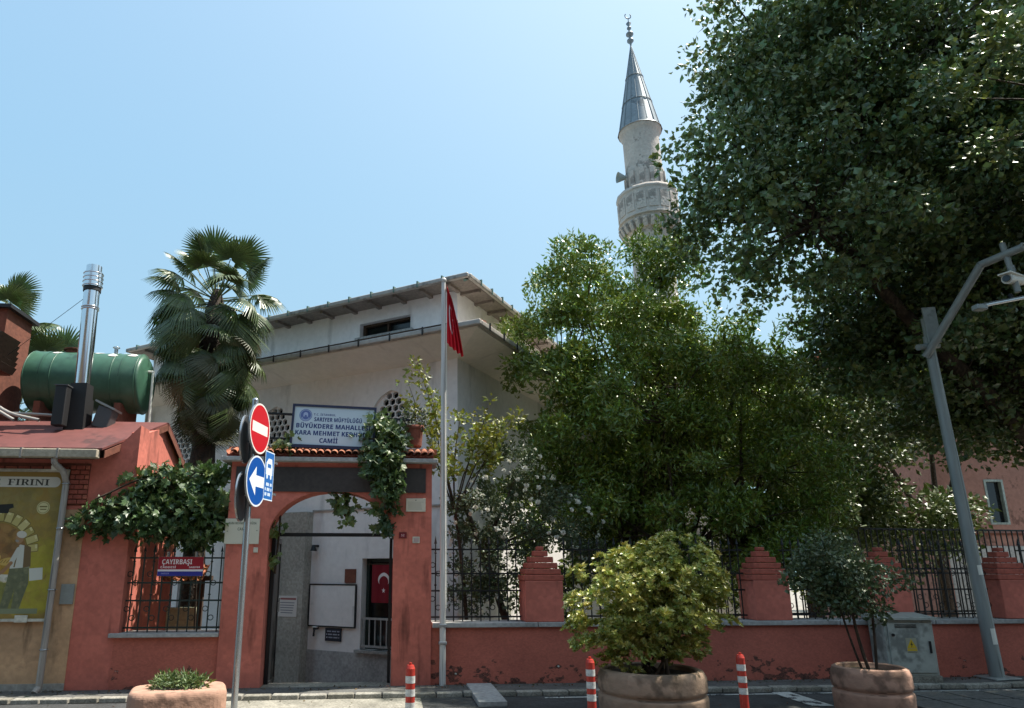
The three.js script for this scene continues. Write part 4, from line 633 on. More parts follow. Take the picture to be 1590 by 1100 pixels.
// --- bay laurel
{
  const t = thing('laurel_tree', 'bright green bay laurel with upright shoots beside the mosque', 'tree', [0, 0, 0]);
  const blobs = [[3.05, 6.8, -3.2, 0.95, 1.55, 1.1], [4.8, 6.9, -3.5, 0.95, 1.3, 1.1], [2.5, 5.6, -3.0, 1.0, 1.7, 1.1], [4.1, 5.3, -2.4, 1.7, 1.5, 1.4], [5.9, 5.2, -2.2, 1.3, 1.2, 1.2], [4.2, 3.5, -2.6, 2.1, 1.4, 1.5], [6.4, 3.7, -2.6, 1.5, 1.4, 1.3], [2.6, 3.7, -2.7, 1.0, 1.3, 1.0], [7.3, 4.6, -3.4, 1.2, 1.2, 1.0], [3.9, 4.4, -1.6, 1.3, 1.2, 0.9], [5.6, 2.6, -2.2, 1.5, 0.9, 1.0], [3.3, 2.3, -2.3, 1.1, 0.8, 0.9], [4.7, 1.7, -2.1, 1.2, 0.8, 0.8], [6.5, 1.9, -2.4, 1.2, 0.9, 0.8], [2.4, 1.5, -2.7, 0.8, 0.9, 0.7], [2.1, 2.7, -3.3, 0.7, 0.9, 0.8], [4.9, 7.9, -3.5, 0.75, 0.75, 0.7]];
  const bo = boughs(blobs, 13, 0.4, 27, { flat: 0.68, gap: 0.9, twig: 0.016 }), lead = [];
  const fk = []; for (const [x, z] of [[3.6, -3.0], [4.4, -2.6], [5.0, -2.9], [5.9, -2.6]]) { const a = V(x, -0.65, z), b = V(x + rr(-0.2, 0.2), 1.7, z + rr(-0.2, 0.2)); fk.push([a, b, 0.09, 0.07]); for (const q of blobs) if (Math.hypot(q[0] - x, q[2] - z) < 1.9) fk.push([b, V(q[0], q[1] + q[4] * 0.2, q[2]), 0.05, 0.012]); }
  limbs(null, 0, [...fk, ...bo.forks], M.bark, 'trunk', t);
  const g1 = spray(14, 0.15, 0.125, 0.056, { lift: 0.55, h: 0.2 }), g2 = shoot(14, 0.3, 0.12, 0.05);
  // leaders standing up from the top
  for (const [x, y, z] of [[4.6, 8.75, -3.5], [5.0, 8.9, -3.5], [5.35, 8.6, -3.4], [2.45, 7.7, -3.1], [2.75, 8.15, -3.1], [3.0, 8.4, -3.2], [3.35, 7.9, -3.2], [3.7, 8.1, -3.3], [1.95, 7.2, -3.0], [4.55, 8.2, -3.5], [5.1, 8.3, -3.5], [4.9, 8.1, -3.4], [1.75, 6.5, -3.0], [1.6, 6.1, -2.9], [5.5, 6.6, -2.4], [6.1, 6.5, -2.3], [6.7, 6.0, -2.4]]) for (let k = 0; k < 10; k++) lead.push({ p: V(x + rr(-0.09, 0.09), y - k * 0.13 + rr(-0.05, 0.05), z + rr(-0.09, 0.09)), s: rr(0.7, 1.05), up: V(rr(-0.5, 0.5), 1, rr(-0.5, 0.5)) });
  const lm = leafMat(0.25, 0.335, 0.06, 0.4, 0.3); leafCopies('crown', g1, lm, bo.pl, t); leafCopies('leaders', g2, lm, lead, t);
}
// --- trees behind
const bgMat = leafMat(0.13, 0.185, 0.05, 0.38, 0.45);
const sprayBg = spray(22, 0.32, 0.13, 0.1, { lift: 0.3 });
function backTree(label, x, z, blobs, n, mat, th) {
  const t = thing('garden_tree', label, 'tree', [0, 0, 0], 0, 'trees deeper in the garden'); const a = V(x, -0.65, z), b = V(x + rr(-0.3, 0.3), 2.2, z);
  limbs(null, 0, [[a, b, 0.2, 0.15], ...blobs.map(q => [b, V(q[0], q[1], q[2]), 0.1, 0.03])], M.bark, 'trunk', t);
  leafCopies('crown', sprayBg, mat, boughs(blobs, n / 130, 0.5, 16, { flat: 0.55 }).pl, t); return t;
}
backTree('dark garden tree standing between the laurel and the pink house', 9.3, -6.2, [[8.8, 4.6, -6.2, 1.8, 1.9, 1.5], [10.1, 4.0, -6, 1.2, 1.3, 1.2], [11.2, 6.0, -6.4, 1.5, 1.1, 1.2], [11.6, 2.6, -5.8, 1.0, 1.0, 0.9], [7.6, 5.8, -6.8, 1.4, 1.2, 1.3], [9.6, 3.0, -5.6, 1.7, 0.9, 1.2]], 1300, bgMat, -0.1);
backTree('leafy garden tree half hiding the corner of the pink house', 14.6, -8.5, [[15.0, 6.6, -8.6, 2.2, 1.4, 1.6], [17, 7.2, -8.6, 2.2, 1.2, 1.6], [12.4, 6.0, -8.2, 1.8, 1.6, 1.6], [11.9, 3.2, -8, 1.2, 1.4, 1.2]], 1300, bgMat, -0.05);
backTree('sunlit yellow green tree far behind the pink house corner', 26, -24, [[25.6, 3.6, -24, 2.6, 2.4, 2.2], [28.4, 3.8, -25, 2.4, 2.2, 2], [22.4, 2.8, -24, 2.2, 1.8, 2]], 1300, bgMat, -0.3);
backTree('dark tree behind the minaret base and laurel', 6.8, -9.5, [[6.6, 5.4, -9.5, 2, 2.2, 1.8], [8.6, 7.4, -9.8, 1.7, 1.4, 1.5], [5.6, 3.2, -9, 1.6, 1.3, 1.4]], 1200, bgMat, -0.1);

// --- white rose bush
{
  const t = thing('rose_bush', 'tall dark rose bush covered in white blossoms behind the fence', 'bush', [0, 0, 0]);
  const a = V(1.15, -0.65, -0.95), b = V(0.94, 0.8, -1.0), c = V(0.3, 2.6, -1.05);
  const blobs = [[0.95, 2.55, -1.1, 0.85, 0.75, 0.5], [1.65, 2.3, -1.15, 0.6, 0.7, 0.5], [0.5, 2.0, -0.95, 0.45, 0.8, 0.4], [1.2, 3.1, -1.2, 0.6, 0.5, 0.45], [0.45, 1.2, -0.85, 0.35, 0.45, 0.35], [2.2, 2.2, -1.4, 0.5, 0.5, 0.4], [0.95, 1.55, -0.95, 0.5, 0.5, 0.35]];
  limbs(null, 0, [[a, b, 0.07, 0.06], [b, c, 0.06, 0.035], ...blobs.map(q => [V(0.6, 1.8, -1.02), V(q[0], q[1], q[2]), 0.025, 0.008])], M.bark, 'stem', t);
  leafCopies('foliage', spray(16, 0.13, 0.065, 0.045, { h: 0.2 }), leafMat(0.11, 0.15, 0.06, 0.34, 0.45), boughs(blobs, 42, 0.15, 10, { flat: 0.8 }).pl, t);
  const petals = []; for (let k = 0; k < 14; k++) { const d = V(Math.cos(k * 2.4), k < 7 ? rr(0.1, 0.5) : rr(0.8, 1.6), Math.sin(k * 2.4)); petals.push({ pos: leafPos(0.055, 0.06, 0.012), m: orient(V(0, 0, 0), d, Math.PI / 2), c: [1, 1, 0.97] }); }
  const pg = packLeaves(petals), pm = new THREE.MeshPhysicalMaterial({ color: lin(0.82, 0.80, 0.74), roughness: 0.8, transmission: 0.2, thickness: 0, side: THREE.DoubleSide, vertexColors: true });
  for (let i = 0; i < 90; i++) { const q = blobs[i % 6], d = rdir(); d.z = Math.abs(d.z) * 0.8 + 0.25; d.normalize(); const m = mesh('blossom', pg, pm, t, [q[0] + d.x * q[3] * 1.02, q[1] + d.y * q[4] * 1.02, q[2] + d.z * q[5] * 1.05]); m.quaternion.setFromUnitVectors(V(0, 1, 0), d); m.scale.setScalar(rr(0.6, 1.05)); }
}
// --- slender sapling beside the flagpole
{
  const t = thing('fig_sapling', 'thin sapling with pale yellow green leaves around the flagpole', 'sapling', [0, 0, 0]);
  const a = V(0.35, -0.65, -0.75), b = V(0.15, 2.4, -0.85), tips = [[-0.25, 4.4, -0.9], [-0.5, 4.95, -0.9], [-0.62, 4.5, -0.85], [0.25, 4.0, -0.9], [0.75, 4.3, -1.0], [0.95, 3.9, -1.0], [1.15, 4.05, -1.1], [0.5, 3.55, -0.9], [-0.3, 3.5, -0.75], [-0.1, 3.3, -0.8], [0.9, 3.45, -1]];
  const fk = [[a, b, 0.035, 0.025]], pl = []; for (const q of tips) { const e = V(...q), m = b.clone().lerp(e, 0.45).add(V(rr(-0.1, 0.1), 0.1, 0)); fk.push([b, m, 0.014, 0.01], [m, e, 0.01, 0.004]); for (let k = 0; k < 17; k++) { const s = m.clone().lerp(e, rr(0.1, 1.05)); pl.push({ p: s.add(V(rr(-0.12, 0.12), rr(-0.08, 0.1), rr(-0.1, 0.1))), s: rr(0.8, 1.2), up: V(rr(-1, 1), 0.7, rr(-1, 1)) }); } }
  limbs(null, 0, fk, M.bark, 'stem', t); leafCopies('foliage', spray(8, 0.1, 0.095, 0.065, { h: 0.2 }), leafMat(0.32, 0.36, 0.05, 0.45, 0.5), pl, t);
}
// --- grapevines: each leaf a piece of its own
const vineGeo = [0, 1, 2].map(() => packLeaves([{ pos: lobedPos(0.105, 0.115, rr(0.012, 0.03)), m: new THREE.Matrix4(), c: [1, 1, 1] }]));
const vineMats = [leafMat(0.09, 0.16, 0.05, 0.4, 0.45), leafMat(0.12, 0.2, 0.06, 0.42, 0.45), leafMat(0.19, 0.26, 0.055, 0.45, 0.5), leafMat(0.07, 0.125, 0.05, 0.35, 0.4)];
function vine(name, label, stems, blobs, n, extra = 0, front = 0.4) {
  const t = thing(name, label, 'vine', [0, 0, 0]);
  mesh('stem', stems.map(s => tube(s.map(p => V(...p)), 0.014, 24, 6)), M.bark, t);
  const tot = blobs.reduce((a, b) => a + b[6], 0);
  for (const b of blobs) for (let i = 0, m = Math.round(n * b[6] / tot); i < m; i++) {
    const d = rdir(), r = Math.cbrt(rr(0.25, 1)); const l = mesh('leaf', vineGeo[i % 3], vineMats[b[7] != null && rnd() < 0.7 ? b[7] : Math.floor(rnd() * 4)], t, [b[0] + d.x * b[3] * r, b[1] + d.y * b[4] * r, b[2] + d.z * b[5] * r]);
    const nrm = V(d.x * 0.6 + rr(-0.4, 0.4), rr(0.1, 0.9), front + rr(-0.2, 0.8)).normalize(); const q = new THREE.Quaternion().setFromUnitVectors(V(0, 0, 1), nrm); q.multiply(new THREE.Quaternion().setFromAxisAngle(V(0, 0, 1), Math.PI + rr(-1, 1))); l.quaternion.copy(q); l.scale.setScalar(rr(0.65, 1.3));
  }
  if (extra) leafCopies('inner_foliage', spray(9, 0.14, 0.1, 0.11, { lobed: true }), vineMats[1], fill(blobs.map(b => [b[0], b[1], b[2] - 0.06, b[3] * 0.9, b[4] * 0.9, b[5] * 0.8]), extra, 1, { freq: 2, th: -0.4 }), t);
  return t;
}
vine('gate_vine', 'leafy grapevine spilling over the gate roof and down the arch', [[[-0.75, -0.6, -0.5], [-0.72, 1.5, -0.48], [-0.8, 2.8, -0.46], [-0.95, 3.45, -0.2], [-0.95, 3.35, 0.2], [-0.95, 2.4, 0.15]], [[-0.9, 3.4, 0.1], [-1.3, 3.4, 0.1]], [[-1.3, 2.72, -0.4], [-1.5, 2.68, -0.2], [-1.52, 2.3, -0.1]]],
  [[-1.0, 3.45, 0.05, 0.36, 0.28, 0.22, 5, 2], [-1.0, 3.1, 0.2, 0.32, 0.28, 0.15, 4], [-0.93, 2.75, 0.2, 0.22, 0.24, 0.12, 3, 1], [-0.92, 2.4, 0.1, 0.1, 0.25, 0.08, 1.2, 3], [-0.9, 2.15, 0.02, 0.09, 0.14, 0.07, 0.7, 3], [-1.55, 2.5, -0.08, 0.12, 0.14, 0.08, 0.7, 2], [-1.5, 2.25, -0.06, 0.08, 0.1, 0.06, 0.35, 2], [-1.08, 2.42, -0.06, 0.1, 0.09, 0.06, 0.4, 2], [-1.15, 3.72, -0.1, 0.2, 0.12, 0.15, 0.8, 2], [-2.4, 3.3, 0.03, 0.16, 0.1, 0.1, 0.5, 2]], 290, 90);
vine('arch_vine', 'few bright vine leaves hanging inside the arch by the open leaf', [[[-2.5, 2.6, -0.42], [-2.45, 2.2, -0.2], [-2.47, 1.5, -0.15]]], [[-2.46, 2.15, -0.1, 0.09, 0.18, 0.08, 1, 2], [-2.47, 1.75, -0.1, 0.05, 0.15, 0.06, 0.5, 2]], 20);
vine('wall_vine', 'dense dark grapevine hanging over the iron grille and bakery corner', [[[-3.6, -0.6, -0.6], [-3.62, 1.2, -0.5], [-3.7, 2.4, -0.2], [-4.2, 2.8, 0.05], [-4.9, 2.5, 0.12]], [[-3.65, 2.2, -0.3], [-3.4, 2.7, -0.1], [-3.3, 2.3, 0]], [[-3.65, 2.3, -0.3], [-3.8, 2.5, -1.2], [-3.9, 2.45, -2.2]]],
  [[-4.1, 2.72, -0.05, 0.6, 0.26, 0.25, 4, 0], [-4.35, 2.3, 0.05, 0.6, 0.32, 0.22, 5, 3], [-3.6, 2.35, -0.02, 0.4, 0.45, 0.22, 4], [-3.75, 2.08, -0.08, 0.5, 0.2, 0.16, 3, 3], [-4.85, 2.2, 0.08, 0.3, 0.22, 0.12, 1.6], [-3.38, 2.2, 0.0, 0.2, 0.3, 0.15, 1.6, 2], [-3.6, 2.85, -0.1, 0.4, 0.16, 0.2, 1.5, 1], [-3.95, 2.55, -0.9, 0.55, 0.18, 0.6, 0.3], [-3.9, 2.5, -1.9, 0.55, 0.18, 0.6, 0.3], [-3.3, 2.5, -1.3, 0.5, 0.16, 0.7, 0.2]], 298, 520);
// --- pot with a small plant on the gate roof
{
  const p = thing('flower_pot', 'brown clay pot with a scrubby plant on the gate roof', 'pot', [-0.53, 3.33, -0.165]);
  mesh('pot', uvm(new THREE.LatheGeometry([[0.001, 0], [0.1, 0], [0.105, 0.02], [0.125, 0.27], [0.14, 0.27], [0.14, 0.32], [0.115, 0.32], [0.11, 0.26], [0.001, 0.26]].map(q => new THREE.Vector2(...q)), 16)), M.potClay, p);
  leafCopies('foliage', spray(10, 0.07, 0.06, 0.035), leafMat(0.05, 0.075, 0.03), Array.from({ length: 34 }, () => ({ p: V(rr(-0.15, 0.15), rr(0.28, 0.6), rr(-0.12, 0.12)), s: rr(0.7, 1.2) })), p);
}
// --- fan palms
const frondMats = [leafMat(0.085, 0.125, 0.035, 0.25, 0.38), leafMat(0.11, 0.16, 0.045, 0.3, 0.38), leafMat(0.07, 0.075, 0.03, 0.2, 0.5), leafMat(0.24, 0.17, 0.08, 0.2, 0.7)];
function frondGeo(Lp, Lb, droop, span) {
  const P = [], C = []; const push = (a, b, c, k) => { P.push(...a, ...b, ...c); for (let i = 0; i < 3; i++) C.push(k, k, k); };
  const N = 32; for (let i = 0; i < N; i++) {
    const a = (i / (N - 1) - 0.5) * span + rr(-0.02, 0.02), L = Lb * (0.72 + 0.28 * Math.cos(a * 0.7)) * rr(0.9, 1.05), k = rr(0.85, 1.15), w0 = 0.012, w1 = 0.024; let prev = null;
    for (let s = 0; s <= 4; s++) { const t = s / 4, r = 0.02 + L * t, y = -droop * t * t * L - (s === 4 ? droop * 0.12 : 0) - 0.05 * Math.abs(a) * t, w = s === 4 ? 0.002 : s === 0 ? w0 : w1 * (1.15 - 0.5 * t), c = V(Lp + r * Math.cos(a), y, r * Math.sin(a)), n = V(-Math.sin(a), 0, Math.cos(a)); const l = c.clone().addScaledVector(n, -w).add(V(0, w * 0.5, 0)), q = c.clone().addScaledVector(n, w).add(V(0, w * 0.5, 0)); if (prev) { push(prev.l, prev.c, l, k); push(prev.c, c, l, k); push(prev.c, prev.q, q, k); push(prev.c, q, c, k); } prev = { l, c, q }; }
  }
  const st = norm(rod(V(0, 0, 0), V(Lp, 0, 0), 0.016, 0.009, 5)).attributes.position.array; for (let i = 0; i < st.length; i += 3) { P.push(st[i], st[i + 1], st[i + 2]); C.push(1.3, 1.2, 0.9); }
  const g = new THREE.BufferGeometry(); g.setAttribute('position', new THREE.Float32BufferAttribute(P, 3)); g.setAttribute('color', new THREE.Float32BufferAttribute(C, 3)); g.computeVertexNormals(); return g;
}
const fronds = [frondGeo(0.8, 0.56, 0.15, 3.8), frondGeo(0.85, 0.58, 0.4, 3.6), frondGeo(0.75, 0.6, 0.85, 3.1), frondGeo(0.62, 0.55, 1.5, 2.3)];
function palm(label, x, y0, z, top, scale, list, skirt) {
  const t = thing('fan_palm', label, 'palm', [x, y0, z], 0, 'shaggy fan palms');
  const H = top - y0 - 0.2, pts = []; for (let i = 0; i <= 24; i++) { const k = i / 24; pts.push(new THREE.Vector2((0.17 + 0.11 * k + 0.025 * (i % 2)) * scale * (k > 0.9 ? 1 - (k - 0.9) * 7 : 1), k * H)); }
  mesh('trunk', uvm(new THREE.LatheGeometry(pts, 14)), M.palmBark, t);
  const put = (az, el, h, kind, mat, s = 1) => { const m = mesh('frond', fronds[kind], frondMats[mat], t, [0.1 * Math.cos(az), h, -0.1 * Math.sin(az)]); m.rotation.order = 'YZX'; m.rotation.set(rr(-0.8, 0.8), az, el); m.scale.setScalar(s * scale); };
  for (let i = 0; i < list; i++) { const k = i / list, el = 1.25 - 1.75 * k + rr(-0.12, 0.12); put(i * 2.399 + rr(-0.2, 0.2), el, H - 0.02 - 0.3 * k, el > 0.6 ? 0 : el > 0 ? 1 : 2, rnd() < 0.55 ? 1 : 0, rr(0.9, 1.1)); }
  for (let i = 0; i < skirt; i++) { const k = i / skirt; put(i * 2.399 + 1, -0.35 - 0.85 * k + rr(-0.25, 0.25), H - 0.35 - 1.7 * k, rnd() < k * 0.9 ? 3 : (rnd() < 0.5 ? 1 : 2), rnd() < 0.15 + 0.4 * k ? (rnd() < 0.35 ? 3 : 2) : (rnd() < 0.4 ? 1 : 0), rr(0.85, 1.05)); }
  return t;
}
palm('tall shaggy fan palm between the bakery and the gate', -4.36, -0.65, -3.0, 7.1, 0.9, 34, 84);
palm('fan palm behind the green tank on the bakery roof', -8.4, -0.65, -5.2, 5.6, 1.0, 20, 8);
palm('fan palm behind the red chimney stack', -9.5, -0.65, -4.8, 6.9, 1.0, 18, 8);

// ---------------------------------------------------------------- planters and their bushes
function ringPlanter(name, label, pos, R, Hh, mat) {
  const p = thing(name, label, 'planter', pos); const prof = [[R * 0.9, 0], [R * 0.98, 0.03], [R, Hh * 0.45], [R * 0.985, Hh * 0.5], [R * 0.945, Hh * 0.525], [R * 0.94, Hh * 0.55], [R * 0.985, Hh * 0.58], [R, Hh * 0.64], [R * 0.99, Hh * 0.86], [R * 0.94, Hh * 0.97], [R * 0.86, Hh], [R * 0.8, Hh * 0.97], [R * 0.78, Hh * 0.86], [0.001, Hh * 0.85]];
  const g = new THREE.LatheGeometry(prof.map(q => new THREE.Vector2(...q)), 48); { const a = g.attributes.position; for (let i = 0; i < a.count; i++) { const x = a.getX(i), y = a.getY(i), z = a.getZ(i), k = 1 + 0.012 * noise3.noise(x * 3, y * 4, z * 3); a.setXYZ(i, x * k, y, z * k); } g.computeVertexNormals(); }
  mesh('bowl', uvm(g), mat, p); mesh('soil', uvm(at(new THREE.CircleGeometry(R * 0.79, 32), 0, Hh * 0.89, 0, -Math.PI / 2)), M.soil, p); return p;
}
ringPlanter('round_planter', 'wide weathered concrete planter under the bright bush', [2.0, 0, 2.2], 0.58, 0.52, M.planterGrey);
ringPlanter('round_planter', 'pinkish concrete planter in front of the utility cabinet', [4.5, 0, 2.25], 0.4, 0.52, M.planter);
{
  const t = thing('planter_bush', 'bright variegated bush in the wide round planter', 'bush', [2.0, 0.44, 2.2]);
  const B = [[-0.4, 0.8, 0.05, 0.46, 0.46, 0.42], [0.38, 0.92, 0, 0.52, 0.52, 0.45], [0, 0.95, 0.1, 0.5, 0.44, 0.42], [0.55, 0.68, 0.05, 0.36, 0.36, 0.36], [-0.5, 0.45, 0, 0.36, 0.32, 0.32], [0.2, 0.55, -0.05, 0.55, 0.3, 0.4], [0.25, 1.22, 0, 0.3, 0.22, 0.28], [-0.25, 0.3, 0.02, 0.4, 0.24, 0.3], [0.3, 0.32, 0, 0.36, 0.22, 0.3]];
  const fk = []; for (let i = 0; i < 9; i++) { const q = B[i % 7]; fk.push([V(rr(-0.2, 0.2), 0, rr(-0.15, 0.15)), V(q[0] + rr(-0.1, 0.1), q[1], q[2] + rr(-0.1, 0.1)), 0.02, 0.006]); }
  limbs(null, 0, fk, M.bark, 'stem', t);
  const mk = (n, h) => { const list = []; for (let i = 0; i < n; i++) { const a = i * 2.4, d = V(Math.cos(a), rr(0.15, 0.9), Math.sin(a)); const cr = rnd() < 0.5; list.push({ pos: leafPos(0.062 * rr(0.8, 1.2), 0.034, 0.008), m: orient(V(0, 0.012 * i / n, 0), d, Math.PI / 2 + rr(-0.4, 0.4)), c: cr ? [1.65, 1.35, 1.5] : tint(0.18) }); } return packLeaves(list); };
  const mat = leafMat(0.34, 0.41, 0.13, 0.38, 0.32); const bo = boughs(B, 140, 0.13, 18, { flat: 0.8, up: true, gap: 0.9 }); for (let k = 0; k < 26; k++) { const d = rdir(0.5), b = B[k % 7]; for (let i = 0; i < 3; i++) bo.pl.push({ p: V(b[0] + d.x * b[3] * (1 + 0.09 * i), b[1] + d.y * b[4] * (1 + 0.09 * i), b[2] + d.z * b[5] * (1 + 0.09 * i)), s: 1, up: d }); } leafCopies('foliage', mk(9), mat, bo.pl, t);
}
{
  const t = thing('planter_bush', 'dark leafy shrub on thin stems in the pinkish planter', 'bush', [4.5, 0.44, 2.25]);
  const B = [[-0.26, 1.05, 0, 0.44, 0.34, 0.38], [-0.36, 1.2, 0, 0.34, 0.27, 0.34], [0.04, 1.02, 0.05, 0.32, 0.28, 0.3], [-0.15, 0.8, 0, 0.38, 0.2, 0.32]];
  limbs(null, 0, [[V(0.0, 0, 0), V(-0.12, 0.8, 0), 0.02, 0.014], [V(0.06, 0, 0.03), V(0.1, 0.8, 0.04), 0.016, 0.012], [V(-0.05, 0, -0.04), V(-0.3, 1.0, 0), 0.014, 0.008]], M.bark, 'stem', t);
  leafCopies('foliage', spray(12, 0.09, 0.065, 0.042), leafMat(0.13, 0.18, 0.08, 0.34, 0.42), boughs(B, 85, 0.14, 13, { flat: 0.7 }).pl, t);
}
{
  const p = thing('oblong_planter', 'terracotta coloured rounded planter with low weeds by the sign post', 'planter', [-2.98, 0, 2.28], 0.25);
  const s = new THREE.Shape(); const a = 0.42, b = 0.27, r = 0.16; s.moveTo(-a + r, -b); s.lineTo(a - r, -b); s.quadraticCurveTo(a, -b, a, -b + r); s.lineTo(a, b - r); s.quadraticCurveTo(a, b, a - r, b); s.lineTo(-a + r, b); s.quadraticCurveTo(-a, b, -a, b - r); s.lineTo(-a, -b + r); s.quadraticCurveTo(-a, -b, -a + r, -b);
  const g = new THREE.ExtrudeGeometry(s, { depth: 0.27, bevelEnabled: true, bevelSize: 0.045, bevelThickness: 0.07, bevelSegments: 6, curveSegments: 8 }).rotateX(-Math.PI / 2).translate(0, 0.07, 0);
  mesh('bowl', uvm(g), M.planter, p);
  mesh('soil', uvm(at(new THREE.CircleGeometry(0.2, 20).scale(1.35, 0.9, 1), 0, 0.416, 0, -Math.PI / 2)), M.soil, p);
  const w = thing('planter_weeds', 'low green weeds and spiky leaves in the oblong planter', 'plant', [-2.98, 0.415, 2.28]);
  leafCopies('foliage', spray(10, 0.06, 0.06, 0.028), leafMat(0.13, 0.2, 0.05, 0.35), Array.from({ length: 90 }, () => ({ p: V(rr(-0.25, 0.25), rr(0.0, 0.07), rr(-0.15, 0.15)), s: rr(0.7, 1.2) })), w);
  const spk = packLeaves(Array.from({ length: 9 }, () => ({ pos: leafPos(rr(0.14, 0.24), 0.022, 0.006), m: orient(V(rr(-0.04, 0.04), 0, rr(-0.03, 0.03)), V(rr(-0.8, 0.8), 1, rr(-0.6, 0.6)), rr(0, 6)), c: tint() }))); mesh('spiky_leaves', spk, leafMat(0.16, 0.2, 0.09, 0.3), w, [0.06, 0, 0.02]);
}

// ---------------------------------------------------------------- street furniture
{
  const fp = thing('flagpole', 'tall white flagpole standing against the low wall by the gate', 'flagpole', [-0.12, 0.03, 0.07]);
  mesh('pole', [rod(V(0, 0, 0), V(0, 5.86, 0), 0.045, 0.032, 14)], M.whitePole, fp);
  mesh('finial', at(new THREE.SphereGeometry(0.045, 12, 8), 0, 5.9, 0), M.whitePole, fp); for (const y of [0.55, 0.78]) mesh('clamp', at(bx(-0.055, 0.055, -0.02, 0.02, -0.07, 0.05, 0.008), 0, y, 0), M.galv, fp);
  mesh('rope', rod(V(0.05, 1.0, 0.03), V(0.042, 5.7, 0.03), 0.005, 0.005, 5), M.camWhite, fp);
  const f = thing('flag', 'limp red flag with white crescent hanging from the flagpole', 'flag', [-0.08, 4.70, 0.08]);
  const g = new THREE.PlaneGeometry(1, 1, 60, 30), p = g.attributes.position;
  for (let i = 0; i < p.count; i++) { const u = p.getX(i) + 0.5, v = p.getY(i) + 0.5; const hang = Math.pow(u, 0.8); const x = 0.012 + u * (0.05 + 0.2 * (1 - v) ** 0.8), y = 1.16 - (1 - v) * (0.95 + 0.02 * u) - hang * 0.2, z = 0.06 * Math.sin(u * 26 + v * 1.5) * (0.3 + u * 0.7); p.setXYZ(i, x, y, z); }
  g.computeVertexNormals();
  mesh('cloth', g, print(600, 400, (x, w, h) => { x.fillStyle = '#d8142a'; x.fillRect(0, 0, w, h); x.fillStyle = '#f0ecec'; x.beginPath(); x.arc(215, 200, 100, 0, 7); x.fill(); x.fillStyle = '#d8142a'; x.beginPath(); x.arc(240, 200, 80, 0, 7); x.fill(); x.fillStyle = '#f0ecec'; x.beginPath(); for (let k = 0; k < 10; k++) { const a = Math.PI + k * Math.PI / 5, r = k % 2 ? 19 : 50; x.lineTo(350 + r * Math.cos(a), 200 + r * Math.sin(a)); } x.fill(); }, { side: THREE.DoubleSide, roughness: 0.8 }), f);
}
